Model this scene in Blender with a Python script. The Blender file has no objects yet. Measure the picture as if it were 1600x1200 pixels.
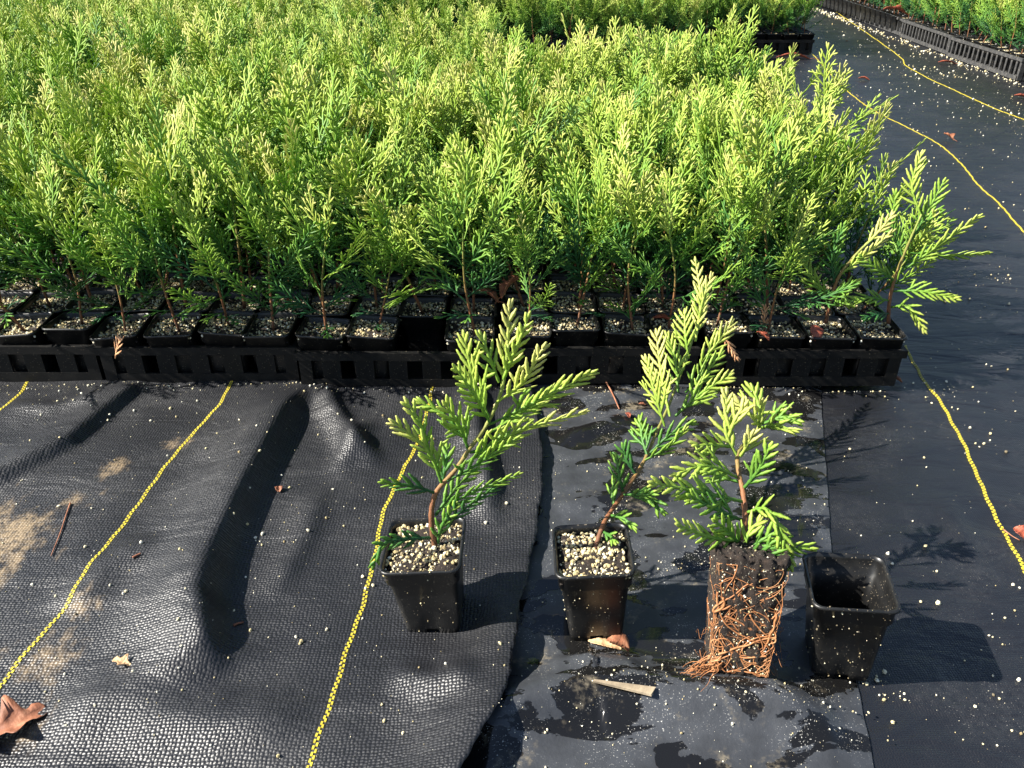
import bpy, bmesh, math, random
import numpy as np
from mathutils import Vector, Matrix, Euler, Quaternion

random.seed(11)
rng = np.random.default_rng(7)
R = math.radians
S = bpy.context.scene
COL = S.collection

# ------------------------------------------------------------------ camera, sky, sun, exposure
F_PX, PITCH, CAM_H = 1290.0, R(30.5), 0.57
cam = bpy.data.cameras.new('camera')
cam.sensor_width = 36.0
cam.lens = 36.0 * F_PX / 1600.0
cam.clip_start, cam.clip_end = 0.02, 500
cam_o = bpy.data.objects.new('camera', cam)
COL.objects.link(cam_o)
cam_o.location = (0, 0, CAM_H)
cam_o.rotation_euler = (math.pi / 2 - PITCH, 0, 0)
S.camera = cam_o

SUN_TRAVEL = Vector((1.2, 0.15, -1.0)).normalized()
sdir = -SUN_TRAVEL
w = bpy.data.worlds.new('World')
S.world = w
w.use_nodes = True
wn = w.node_tree
sky = wn.nodes.new('ShaderNodeTexSky')
sky.sky_type = 'NISHITA'
sky.sun_disc = False
sky.sun_elevation = math.asin(sdir.z)
sky.sun_rotation = math.atan2(sdir.x, sdir.y)
sky.air_density = 1.0
sky.dust_density = 0.6
wn.links.new(sky.outputs[0], wn.nodes['Background'].inputs[0])
wn.nodes['Background'].inputs[1].default_value = 0.062

sl = bpy.data.lights.new('sun', 'SUN')
sl.energy = 4.9
sl.angle = R(0.5)
sl.color = (1.0, 0.95, 0.86)
sun_o = bpy.data.objects.new('sun', sl)
COL.objects.link(sun_o)
sun_o.rotation_euler = SUN_TRAVEL.to_track_quat('-Z', 'Y').to_euler()
sun_o.location = (-3, -1, 4)

vs = S.view_settings
vs.view_transform = 'Standard'
vs.look = 'None'
vs.gamma = 1.0
vs.use_curve_mapping = False
vs.exposure = 1.5
S.cycles.max_bounces = 5
S.cycles.diffuse_bounces = 3
S.cycles.glossy_bounces = 2
S.cycles.transmission_bounces = 3


def ray(px, py):
    """unit-forward ray of a photograph pixel: (x, z) offset per metre of forward (+Y) distance"""
    u, v = (px - 800) / F_PX, (600 - py) / F_PX
    fy = math.cos(PITCH) + v * math.sin(PITCH)
    fz = -math.sin(PITCH) + v * math.cos(PITCH)
    return u / fy, fz / fy


def gp(px, py, z=0.0):
    rx, rz = ray(px, py)
    d = (z - CAM_H) / rz
    return Vector((rx * d, d, z))


def at(px, py, D):
    rx, rz = ray(px, py)
    return Vector((rx * D, D, CAM_H + rz * D))


# ------------------------------------------------------------------ helpers
class MB:
    def __init__(s):
        s.v, s.f, s.a = [], [], []

    def mesh(s, name, mat=None, smooth=True):
        m = bpy.data.meshes.new(name)
        m.from_pydata([tuple(p) for p in s.v], [], s.f)
        if s.a:
            at_ = m.attributes.new('age', 'FLOAT', 'POINT')
            at_.data.foreach_set('value', np.array(s.a, dtype=np.float32))
        if mat:
            m.materials.append(mat)
        if smooth:
            m.polygons.foreach_set('use_smooth', [True] * len(m.polygons))
        m.update()
        return m


def link(name, mesh, parent=None, loc=None, rot=None):
    o = bpy.data.objects.new(name, mesh)
    COL.objects.link(o)
    if parent is not None:
        o.parent = parent
    if loc is not None:
        o.location = loc
    if rot is not None:
        o.rotation_euler = rot
    return o


def tag(o, label=None, cat=None, group=None, kind=None):
    if label: o['label'] = label
    if cat: o['category'] = cat
    if group: o['group'] = group
    if kind: o['kind'] = kind
    return o


def thing(name, label, cat, loc, group=None, rot=(0, 0, 0)):
    o = link(name, None, None, loc, rot)
    o.empty_display_size = 0.02
    return tag(o, label, cat, group)


def box(mb, x0, x1, y0, y1, z0, z1, shear=0.0):
    b = len(mb.v)
    for z in (z0, z1):
        dx = shear * (z - z0)
        mb.v += [(x0 + dx, y0, z), (x1 + dx, y0, z), (x1 + dx, y1, z), (x0 + dx, y1, z)]
    for q in ((0, 3, 2, 1), (4, 5, 6, 7), (0, 1, 5, 4), (1, 2, 6, 5), (2, 3, 7, 6), (3, 0, 4, 7)):
        mb.f.append([b + i for i in q])


def lump(mb, c, r, seed=None, age=None):
    """an uneven granule: squashed, jittered octahedron-ish solid, 20 triangles"""
    b = len(mb.v)
    q = Euler((random.uniform(0, 6), random.uniform(0, 6), random.uniform(0, 6))).to_matrix()
    s = (random.uniform(.75, 1.15), random.uniform(.75, 1.15), random.uniform(.65, 1.0))
    for p in ICO_V:
        k = r * random.uniform(.8, 1.15)
        v = q @ Vector((p[0] * s[0] * k, p[1] * s[1] * k, p[2] * s[2] * k))
        mb.v.append((c[0] + v.x, c[1] + v.y, c[2] + v.z))
        if age is not None:
            mb.a.append(age)
    for f in ICO_F:
        mb.f.append([b + i for i in f])


bm_ = bmesh.new()
bmesh.ops.create_icosphere(bm_, subdivisions=1, radius=1)
bm_.verts.ensure_lookup_table()
ICO_V = [tuple(v.co) for v in bm_.verts]
ICO_F = [[v.index for v in f.verts] for f in bm_.faces]
bm_.free()


def tube(mb, pts, rad, n=6, ages=None, cap=True):
    pts = [Vector(p) for p in pts]
    b0 = len(mb.v)
    prev = None
    for i, p in enumerate(pts):
        t = (pts[min(i + 1, len(pts) - 1)] - pts[max(i - 1, 0)]).normalized()
        if prev is None:
            ref = Vector((0, 0, 1)) if abs(t.z) < .9 else Vector((1, 0, 0))
            u = t.cross(ref).normalized()
        else:
            u = (prev - t * prev.dot(t)).normalized()
        prev = u
        vv = t.cross(u)
        r = rad[i] if hasattr(rad, '__len__') else rad
        for k in range(n):
            a = 2 * math.pi * k / n
            mb.v.append(p + u * (r * math.cos(a)) + vv * (r * math.sin(a)))
            if ages is not None:
                mb.a.append(ages[i])
        if i:
            for k in range(n):
                a0, a1 = b0 + (i - 1) * n + k, b0 + (i - 1) * n + (k + 1) % n
                mb.f.append([a0, a1, a1 + n, a0 + n])
    if cap:
        mb.f.append([b0 + k for k in range(n)][::-1])
        e = b0 + (len(pts) - 1) * n
        mb.f.append([e + k for k in range(n)])


def catmull(pts, per=6):
    pts = [Vector(p) for p in pts]
    P = [pts[0] * 2 - pts[1]] + pts + [pts[-1] * 2 - pts[-2]]
    out = []
    for i in range(1, len(P) - 2):
        for k in range(per):
            t = k / per
            a, b, c, d = P[i - 1], P[i], P[i + 1], P[i + 2]
            out.append(.5 * ((2 * b) + (c - a) * t + (2 * a - 5 * b + 4 * c - d) * t * t + (3 * b - a - 3 * c + d) * t ** 3))
    out.append(pts[-1].copy())
    return out


# ------------------------------------------------------------------ materials
def new_mat(name):
    m = bpy.data.materials.new(name)
    m.use_nodes = True
    nt = m.node_tree
    return m, nt, nt.nodes['Principled BSDF']


def N(nt, t, **kw):
    n = nt.nodes.new(t)
    for k, v in kw.items():
        setattr(n, k, v)
    return n


def L(nt, a, b):
    nt.links.new(a, b)


def math_n(nt, op, a, b=None, c=None, clamp=False):
    n = N(nt, 'ShaderNodeMath', operation=op)
    n.use_clamp = clamp
    for i, x in enumerate((a, b, c)):
        if x is None: continue
        if isinstance(x, (int, float)):
            n.inputs[i].default_value = x
        else:
            L(nt, x, n.inputs[i])
    return n.outputs[0]


def mix_c(nt, f, a, b):
    n = N(nt, 'ShaderNodeMix', data_type='RGBA')
    for sock, x in ((n.inputs[0], f), (n.inputs[6], a), (n.inputs[7], b)):
        if isinstance(x, (int, float)):
            sock.default_value = x
        elif isinstance(x, tuple):
            sock.default_value = (*x, 1)
        else:
            L(nt, x, sock)
    return n.outputs[2]


def noise(nt, scale, detail=3, rough=.55, vec=None, dist=0.0):
    n = N(nt, 'ShaderNodeTexNoise')
    n.inputs['Scale'].default_value = scale
    n.inputs['Detail'].default_value = detail
    n.inputs['Roughness'].default_value = rough
    n.inputs['Distortion'].default_value = dist
    if vec is not None:
        L(nt, vec, n.inputs['Vector'])
    return n.outputs[0]


def ramp(nt, fac, stops, interp='LINEAR'):
    n = N(nt, 'ShaderNodeValToRGB')
    cr = n.color_ramp
    cr.interpolation = interp
    while len(cr.elements) < len(stops):
        cr.elements.new(0.5)
    for e, (p, c) in zip(cr.elements, stops):
        e.position = p
        e.color = (*c, 1) if len(c) == 3 else c
    L(nt, fac, n.inputs[0])
    return n.outputs[0]


def smooth(nt, x, a, b):
    n = N(nt, 'ShaderNodeMapRange', interpolation_type='SMOOTHSTEP')
    n.inputs[1].default_value, n.inputs[2].default_value = a, b
    L(nt, x, n.inputs[0])
    return n.outputs[0]


def obj_coord(nt):
    return N(nt, 'ShaderNodeTexCoord').outputs['Object']


def fabric_mat(name, bump=.66, wrinkle=.28, base=(0.018, 0.0185, 0.021), dusty=(0.06, 0.06, 0.062), sand_spots=(), pitch=.0027, dust=.5, rough=(.36, .55)):
    m, nt, b = new_mat(name)
    co = obj_coord(nt)
    warp = N(nt, 'ShaderNodeVectorMath', operation='ADD')
    nz = N(nt, 'ShaderNodeTexNoise'); nz.inputs['Scale'].default_value = 18; L(nt, co, nz.inputs['Vector'])
    sc = N(nt, 'ShaderNodeVectorMath', operation='SCALE'); sc.inputs['Scale'].default_value = .006
    L(nt, nz.outputs['Color'], sc.inputs[0]); L(nt, co, warp.inputs[0]); L(nt, sc.outputs[0], warp.inputs[1])
    mpw = N(nt, 'ShaderNodeMapping'); mpw.inputs['Scale'].default_value = (.86, 1.0, 0); L(nt, warp.outputs[0], mpw.inputs[0])
    vo = N(nt, 'ShaderNodeTexVoronoi', voronoi_dimensions='2D', feature='F1')
    vo.inputs['Scale'].default_value = 1 / pitch
    vo.inputs['Randomness'].default_value = .42
    L(nt, mpw.outputs[0], vo.inputs['Vector'])
    weave = math_n(nt, 'SUBTRACT', .8, vo.outputs['Distance'])
    n1 = noise(nt, 9, 4, .6, co)
    n2 = noise(nt, 160, 3, .6, co)
    d = math_n(nt, 'MULTIPLY', smooth(nt, n1, .42, .72), dust)
    d = math_n(nt, 'MULTIPLY', d, smooth(nt, n2, .25, .7))
    c = mix_c(nt, d, base, dusty)
    # pale fine dust caught between the tapes
    n3 = noise(nt, 900, 2, .6, co)
    c = mix_c(nt, math_n(nt, 'MULTIPLY', smooth(nt, n3, .66, .74), smooth(nt, n1, .4, .65)), c, (.22, .21, .19))
    if sand_spots:
        tot = None
        for (x, y, r_) in sand_spots:
            dn = N(nt, 'ShaderNodeVectorMath', operation='DISTANCE')
            L(nt, co, dn.inputs[0]); dn.inputs[1].default_value = (x, y, 0)
            s = math_n(nt, 'SUBTRACT', 1.0, math_n(nt, 'DIVIDE', dn.outputs['Value'], r_), clamp=True)
            tot = s if tot is None else math_n(nt, 'MAXIMUM', tot, s)
        n4 = noise(nt, 45, 6, .7, co, .6)
        mp7 = N(nt, 'ShaderNodeMapping'); mp7.inputs['Rotation'].default_value = (0, 0, -.7); mp7.inputs['Scale'].default_value = (1.8, .8, 1); L(nt, co, mp7.inputs[0])
        n7 = noise(nt, 14, 6, .7, mp7.outputs[0], .5)
        msk = smooth(nt, math_n(nt, 'ADD', math_n(nt, 'MULTIPLY', tot, .55), math_n(nt, 'ADD', math_n(nt, 'MULTIPLY', n4, .5), math_n(nt, 'MULTIPLY', n7, .9))), .97, 1.22)
        msk = math_n(nt, 'MULTIPLY', msk, smooth(nt, tot, .0, .25))
        msk = math_n(nt, 'MULTIPLY', msk, math_n(nt, 'MULTIPLY', smooth(nt, n2, .25, .62), .8))
        c = mix_c(nt, msk, c, (.30, .22, .13))
    L(nt, c, b.inputs['Base Color'])
    L(nt, math_n(nt, 'ADD', rough[0], math_n(nt, 'MULTIPLY', n1, rough[1] - rough[0])), b.inputs['Roughness'])
    b.inputs['Specular IOR Level'].default_value = .5
    bp = N(nt, 'ShaderNodeBump'); bp.inputs['Strength'].default_value = bump; bp.inputs['Distance'].default_value = .0013
    L(nt, math_n(nt, 'ADD', weave, math_n(nt, 'MULTIPLY', n2, .5)), bp.inputs['Height'])
    bw = N(nt, 'ShaderNodeBump'); bw.inputs['Strength'].default_value = wrinkle; bw.inputs['Distance'].default_value = .012
    mw = N(nt, 'ShaderNodeMapping'); mw.inputs['Rotation'].default_value = (0, 0, .5); mw.inputs['Scale'].default_value = (.7, 1.9, 1); L(nt, co, mw.inputs[0])
    L(nt, noise(nt, 13, 3, .5, mw.outputs[0], .8), bw.inputs['Height']); L(nt, bw.outputs[0], bp.inputs['Normal'])
    L(nt, bp.outputs[0], b.inputs['Normal'])
    return m


def plastic_sheet_mat():
    """smooth black film: dusty when dry, dark and glossy where a film of water stands"""
    m, nt, b = new_mat('wet_black_film')
    co = obj_coord(nt)
    mp = N(nt, 'ShaderNodeMapping'); mp.inputs['Scale'].default_value = (1, 1.75, 1); L(nt, co, mp.inputs[0])
    n1 = noise(nt, 12.0, 6, .55, mp.outputs[0], .4)
    n2 = noise(nt, 220, 3, .6, co)
    n3 = noise(nt, 30, 4, .6, co)
    dry = smooth(nt, n1, .462, .474)
    c = mix_c(nt, math_n(nt, 'MULTIPLY', n3, dry), (.008, .0078, .0078), (.066, .072, .083))
    n5 = noise(nt, 700, 2, .6, co)
    c = mix_c(nt, math_n(nt, 'MULTIPLY', smooth(nt, n5, .63, .70), smooth(nt, n3, .45, .65)), c, (.5, .49, .45))
    n6 = noise(nt, 16, 5, .7, co)
    c = mix_c(nt, math_n(nt, 'MULTIPLY', smooth(nt, n6, .56, .70), smooth(nt, n2, .35, .65)), c, (.20, .17, .12))
    L(nt, c, b.inputs['Base Color'])
    L(nt, math_n(nt, 'ADD', .10, math_n(nt, 'MULTIPLY', dry, .34)), b.inputs['Roughness'])
    bp = N(nt, 'ShaderNodeBump'); bp.inputs['Strength'].default_value = .35; bp.inputs['Distance'].default_value = .001
    L(nt, math_n(nt, 'ADD', math_n(nt, 'MULTIPLY', n2, dry), math_n(nt, 'MULTIPLY', dry, .6)), bp.inputs['Height'])
    L(nt, bp.outputs[0], b.inputs['Normal'])
    return m


def pot_mat(name, base=.0062, rough=.34, dirt=.5, spec=.5):
    m, nt, b = new_mat(name)
    co = obj_coord(nt)
    b.inputs['Specular IOR Level'].default_value = spec
    n1 = noise(nt, 60, 4, .6, co)
    n2 = noise(nt, 520, 2, .5, co)
    c = mix_c(nt, smooth(nt, n1, .4, .75), (base, base, base * 1.02), (base * 2.4, base * 2.3, base * 2.1))
    spk = math_n(nt, 'MULTIPLY', smooth(nt, n2, .675, .70), dirt)
    c = mix_c(nt, spk, c, (.34, .28, .20))
    n3 = noise(nt, 95, 5, .75, co)
    c = mix_c(nt, math_n(nt, 'MULTIPLY', smooth(nt, n3, .64, .74), dirt * .6), c, (.12, .075, .04))
    L(nt, c, b.inputs['Base Color'])
    L(nt, math_n(nt, 'ADD', rough, math_n(nt, 'MULTIPLY', n1, .22)), b.inputs['Roughness'])
    bp = N(nt, 'ShaderNodeBump'); bp.inputs['Strength'].default_value = .12; bp.inputs['Distance'].default_value = .001
    L(nt, n1, bp.inputs['Height']); L(nt, bp.outputs[0], b.inputs['Normal'])
    return m


def soil_mat():
    m, nt, b = new_mat('peat')
    co = obj_coord(nt)
    n1 = noise(nt, 260, 5, .7, co)
    n2 = noise(nt, 900, 2, .5, co)
    c = ramp(nt, n1, [(.3, (.005, .003, .002)), (.55, (.018, .011, .007)), (.8, (.06, .036, .022))])
    c = mix_c(nt, smooth(nt, n2, .68, .72), c, (.4, .36, .28))
    L(nt, c, b.inputs['Base Color'])
    b.inputs['Roughness'].default_value = .9
    bp = N(nt, 'ShaderNodeBump'); bp.inputs['Strength'].default_value = .8; bp.inputs['Distance'].default_value = .002
    L(nt, n1, bp.inputs['Height']); L(nt, bp.outputs[0], b.inputs['Normal'])
    return m


def perlite_mat():
    m, nt, b = new_mat('perlite')
    a = N(nt, 'ShaderNodeAttribute', attribute_name='age')
    c = ramp(nt, a.outputs['Fac'], [(0, (.10, .085, .06)), (.2, (.30, .23, .11)), (.5, (.55, .46, .24)), (1, (.74, .70, .56))])
    L(nt, c, b.inputs['Base Color'])
    b.inputs['Roughness'].default_value = .85
    return m


def foliage_mat(name, stops, trans=.34):
    m, nt, b = new_mat(name)
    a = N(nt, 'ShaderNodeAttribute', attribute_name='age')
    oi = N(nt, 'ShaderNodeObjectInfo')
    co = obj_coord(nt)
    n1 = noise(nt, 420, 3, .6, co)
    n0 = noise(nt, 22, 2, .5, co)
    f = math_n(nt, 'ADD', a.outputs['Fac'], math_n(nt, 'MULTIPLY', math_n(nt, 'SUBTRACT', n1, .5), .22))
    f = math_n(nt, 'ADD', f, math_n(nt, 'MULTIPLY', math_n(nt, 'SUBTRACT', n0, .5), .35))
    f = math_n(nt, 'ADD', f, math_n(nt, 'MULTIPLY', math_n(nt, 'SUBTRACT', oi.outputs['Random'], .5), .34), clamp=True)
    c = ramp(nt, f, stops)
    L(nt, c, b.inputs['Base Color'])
    b.inputs['Roughness'].default_value = .45
    b.inputs['Specular IOR Level'].default_value = .38
    bp = N(nt, 'ShaderNodeBump'); bp.inputs['Strength'].default_value = .5; bp.inputs['Distance'].default_value = .0006
    L(nt, noise(nt, 650, 2, .5, co), bp.inputs['Height']); L(nt, bp.outputs[0], b.inputs['Normal'])
    tr = N(nt, 'ShaderNodeBsdfTranslucent')
    L(nt, mix_c(nt, .35, c, (.34, .44, .03)), tr.inputs[0])
    mx = N(nt, 'ShaderNodeMixShader'); mx.inputs[0].default_value = trans
    out = nt.nodes['Material Output']
    L(nt, b.outputs[0], mx.inputs[1]); L(nt, tr.outputs[0], mx.inputs[2]); L(nt, mx.outputs[0], out.inputs[0])
    return m


def plain_mat(name, stops, scale=120, rough=.8, attr=False):
    m, nt, b = new_mat(name)
    co = obj_coord(nt)
    if attr:
        a = N(nt, 'ShaderNodeAttribute', attribute_name='age')
        f = math_n(nt, 'ADD', a.outputs['Fac'], math_n(nt, 'MULTIPLY', math_n(nt, 'SUBTRACT', noise(nt, scale, 4, .6, co), .5), .4), clamp=True)
    else:
        f = noise(nt, scale, 4, .65, co)
    L(nt, ramp(nt, f, stops), b.inputs['Base Color'])
    b.inputs['Roughness'].default_value = rough
    bp = N(nt, 'ShaderNodeBump'); bp.inputs['Strength'].default_value = .5; bp.inputs['Distance'].default_value = .0012
    L(nt, noise(nt, scale * 2, 3, .6, co), bp.inputs['Height']); L(nt, bp.outputs[0], b.inputs['Normal'])
    return m


M_POT = pot_mat('black_pot_plastic', rough=.28)
M_TRAY = pot_mat('black_tray_plastic', .004, .46, .3, .25)
M_TRAY_GREY = pot_mat('dusty_tray_plastic', .035, .55, .8)
M_SOIL = soil_mat()
M_PERL = perlite_mat()
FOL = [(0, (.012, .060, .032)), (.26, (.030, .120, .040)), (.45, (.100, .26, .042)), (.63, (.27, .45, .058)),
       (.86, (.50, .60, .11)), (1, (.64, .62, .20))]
M_FOL = foliage_mat('arborvitae_foliage', FOL)
M_STEM = plain_mat('arborvitae_stem', [(0, (.10, .042, .020)), (.35, (.24, .095, .035)), (.6, (.20, .17, .04)), (1, (.24, .33, .06))], 300, .7, True)
M_LEAF = plain_mat('dead_leaf', [(.25, (.09, .03, .014)), (.5, (.26, .095, .045)), (.75, (.42, .20, .11))], 90, .65)
M_LEAF_PALE = plain_mat('pale_dead_leaf', [(.25, (.30, .17, .08)), (.5, (.52, .33, .17)), (.8, (.68, .50, .30))], 120, .7)
M_LEAF_RED = plain_mat('red_brown_leaf', [(.25, (.10, .022, .012)), (.5, (.30, .07, .035)), (.8, (.46, .15, .08))], 90, .6)
M_ROOT = plain_mat('root', [(.2, (.13, .045, .016)), (.5, (.36, .145, .05)), (.8, (.58, .32, .15))], 60, .7)
M_WOOD = plain_mat('weathered_wood', [(.2, (.12, .09, .06)), (.6, (.34, .27, .18)), (.9, (.5, .42, .3))], 70, .85)
M_FILM = plastic_sheet_mat()

# ------------------------------------------------------------------ ground relief
PH = [(rng.uniform(-1, 1), rng.uniform(-1, 1), rng.uniform(0, 6.28)) for _ in range(40)]


def swell(x, y, f, amp, k0):
    h = 0
    for i in range(5):
        a, b, p = PH[(k0 * 5 + i) % 40]
        n = math.hypot(a, b) + 1e-6
        h = h + np.sin((a / n * x + b / n * y) * f * (0.7 + .25 * i) + p)
    return h * amp / 5


def sdist(x, y, pts):
    """distance to a polyline and the side (+ on the right of its direction)"""
    best = np.full(np.shape(x), 1e9)
    side = np.zeros(np.shape(x))
    tt = np.zeros(np.shape(x))
    n = len(pts) - 1
    for i in range(n):
        ax, ay, bx, by = pts[i][0], pts[i][1], pts[i + 1][0], pts[i + 1][1]
        dx, dy = bx - ax, by - ay
        t = np.clip(((x - ax) * dx + (y - ay) * dy) / (dx * dx + dy * dy), 0, 1)
        qx, qy = x - (ax + t * dx), y - (ay + t * dy)
        d = np.hypot(qx, qy)
        s = np.sign(qx)
        k = d < best
        best = np.where(k, d, best); side = np.where(k, s, side); tt = np.where(k, (i + t) / n, tt)
    return best, side, tt


def ridge(x, y, px_pts, h, wl, wr, fade=.12):
    pts = [gp(*p) for p in px_pts]
    d, s, t = sdist(x, y, [(p.x, p.y) for p in pts])
    wdt = np.where(s > 0, wr, wl)
    e = np.clip(np.minimum(t, 1 - t) / fade, 0, 1)
    e = e * e * (3 - 2 * e)
    e = np.maximum(e, 0)
    return h * np.exp(-(d / wdt) ** 2) * e


def h_ground(x, y):
    x = np.asarray(x, float); y = np.asarray(y, float)
    near = np.exp(-np.maximum(y - 1.0, 0) * .4)
    near = np.where(y > 1.25, 0, np.clip((1.25 - y) / .15, 0, 1))
    h = .002 * swell(x, y, 18, 1, 1) * near + .0012 * swell(x, y, 60, 1, 2) * near
    h = h + ridge(x, y, [(1470, 770), (1500, 830), (1560, 960)], .004, .012, .012, .3)
    return h


def h_film(x, y):
    x = np.asarray(x, float); y = np.asarray(y, float)
    h = .006 + .0018 * swell(x, y, 30, 1, 3) + .0009 * swell(x, y * 2.2, 55, 1, 5)
    for pts, a, b_, c in (
            ([(700, 1150), (800, 1120), (930, 1085), (1060, 1095), (1200, 1105), (1340, 1150)], .020, .028, .022),
            ([(840, 1055), (930, 1048), (1010, 1058)], .006, .008, .012),
            ([(850, 705), (960, 665), (1090, 640), (1180, 650)], .007, .012, .016),
            ([(860, 800), (960, 780), (1080, 765)], .004, .010, .016),
            ([(850, 640), (960, 625), (1100, 622)], .006, .010, .010),
            ([(1000, 860), (1090, 850), (1190, 845)], .004, .012, .012)):
        h = h + ridge(x, y, pts, a, b_, c, .2)
    return h


def h_sheet(x, y):
    x = np.asarray(x, float); y = np.asarray(y, float)
    h = .010 + .0022 * swell(x, y, 22, 1, 4) + .0013 * swell(x, y, 50, 1, 6)
    for pts, a, wl, wr, fd in (
            ([(487, 600), (455, 650), (415, 725), (375, 805), (335, 895), (318, 960), (328, 1040), (350, 1090)], .027, .055, .0145, .2),
            ([(505, 600), (522, 650), (552, 700), (600, 745)], .015, .020, .012, .25),
            ([(235, 600), (175, 650), (110, 705), (0, 762), (-80, 790)], .0135, .045, .0105, .15),
            ([(742, 600), (742, 640), (748, 700), (760, 770), (768, 850)], .020, .022, .013, .25),
            ([(520, 760), (560, 700), (580, 660)], .008, .014, .014, .3),
            ([(300, 880), (330, 1000), (420, 1080)], .004, .03, .02, .3),
            ([(420, 960), (480, 850), (510, 760)], .005, .02, .012, .3),
            ([(60, 1130), (200, 1120), (360, 1150), (520, 1130)], .010, .03, .03, .25),
            ([(600, 1060), (680, 1085), (760, 1075)], .007, .016, .014, .3),
            ([(0, 640), (90, 650), (200, 625)], .006, .02, .014, .3),
            ([(650, 640), (700, 660), (720, 720)], .004, .02, .014, .3),
            ([(100, 985), (170, 905), (260, 850)], .006, .025, .02, .3)):
        h = h + ridge(x, y, pts, a, wl, wr, fd)
    # the free edge stands off the film below it
    d, s, t = sdist(x, y, EDGE)
    lift = .006 + .018 * np.clip((.62 - y) / .2, 0, 1)
    h = h + lift * np.exp(-(d / .05) ** 2)
    # trodden flat where the pot stands
    k = np.exp(-(((x + .068) / .045) ** 2 + ((y - .540) / .045) ** 2) ** 2)
    return h * (1 - k) + .008 * k


EDGE = [(p.x, p.y) for p in (gp(832, 560), gp(832, 640), gp(846, 700), gp(848, 760), gp(842, 820), gp(830, 890), gp(816, 950), gp(806, 1020), gp(800, 1085), gp(775, 1150), gp(745, 1205), gp(690, 1290))]
SEAM = [(p.x, p.y) for p in (gp(1282, 560), gp(1284, 640), gp(1292, 760), gp(1298, 860), gp(1322, 990), gp(1345, 1100), gp(1365, 1200), gp(1390, 1290))]


def edge_x(poly, y):
    ys = [p[1] for p in poly][::-1]
    xs = [p[0] for p in poly][::-1]
    return np.interp(y, ys, xs)


def grid_mesh(name, X, Y, Z, mat):
    ny, nx = X.shape
    v = np.stack([X, Y, Z], -1).reshape(-1, 3)
    idx = np.arange(nx * ny).reshape(ny, nx)
    f = np.stack([idx[:-1, :-1], idx[:-1, 1:], idx[1:, 1:], idx[1:, :-1]], -1).reshape(-1, 4)
    m = bpy.data.meshes.new(name)
    m.from_pydata(v.tolist(), [], f.tolist())
    m.materials.append(mat)
    m.polygons.foreach_set('use_smooth', [True] * len(m.polygons))
    m.update()
    return m


M_FAB_R = fabric_mat('path_weed_fabric', bump=.42, wrinkle=.6, base=(.0080, .0087, .0115), dust=.25, pitch=.0020, rough=(.32, .5))
spots = [(*gp(20, 840)[:2], .13), (*gp(110, 800)[:2], .05), (*gp(70, 1045)[:2], .075), (*gp(140, 960)[:2], .05), (*gp(40, 1150)[:2], .06), (*gp(195, 1090)[:2], .04),
         (*gp(180, 740)[:2], .05), (*gp(-60, 900)[:2], .12), (*gp(270, 705)[:2], .04)]
M_FAB_L = fabric_mat('draped_weed_fabric', base=(.0120, .0125, .0150), sand_spots=spots, dust=.38, rough=(.33, .54))

fine_x = np.arange(.15, 1.2, .008)
xs = np.concatenate([-np.geomspace(60, .25, 40), np.arange(-.2, .15, .02), fine_x, np.geomspace(1.25, 60, 46)])
ys = np.concatenate([[-60, -20, -6, -2, -.5, 0, .15, .25], np.arange(.3, 1.3, .008), np.arange(1.3, 6, .05), np.geomspace(6.2, 90, 30)])
X, Y = np.meshgrid(xs, ys)
tag(link('ground', grid_mesh('ground', X, Y, h_ground(X, Y), M_FAB_R)), kind='structure',
    label='black woven weed fabric covering the nursery ground')

ys = np.arange(.30, 1.02, .004)
u = np.linspace(0, 1, 130)
xl = edge_x(EDGE, ys) - .06
xr = edge_x(SEAM, ys) + .0004 * np.sin(ys * 140)
X = xl[:, None] + (xr - xl)[:, None] * u[None]
Y = np.repeat(ys[:, None], len(u), 1)
Z = h_film(X, Y)
fr = np.clip((1 - u) / .09, 0, 1)[None]
Z = Z * fr + (h_ground(X, Y) + .0015) * (1 - fr)
film = tag(link('plastic_strip', grid_mesh('plastic_strip', X, Y, Z, M_FILM)), kind='structure',
           label='smooth wet black plastic strip between the two woven fabrics')

ys = np.arange(.28, 1.03, .0045)
u = np.concatenate([np.linspace(0, .5, 60, endpoint=False), np.linspace(.5, 1, 165)])
xr = edge_x(EDGE, ys) + .0006 * np.sin(ys * 400) + .0012 * np.sin(ys * 90)
xl = np.full_like(xr, -1.1)
X = xl[:, None] + (xr - xl)[:, None] * u[None]
Y = np.repeat(ys[:, None], len(u), 1)
Z = h_sheet(X, Y)
msh = grid_mesh('fabric_sheet', X, Y, Z, M_FAB_L)
sheet = tag(link('fabric_sheet', msh), kind='structure', label='creased black woven fabric draped in front of the seedling bed')
md = sheet.modifiers.new('thickness', 'SOLIDIFY'); md.thickness = .0012; md.offset = -1


# yellow marker threads woven into the fabric: every stitch a raised dash, two staggered rows
def m_thread():
    m, nt, b = new_mat('yellow_thread')
    co = obj_coord(nt)
    L(nt, ramp(nt, noise(nt, 300, 3, .6, co), [(.25, (.26, .20, .02)), (.6, (.60, .49, .045))]), b.inputs['Base Color'])
    b.inputs['Roughness'].default_value = .5
    return m


M_YEL = m_thread()


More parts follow.
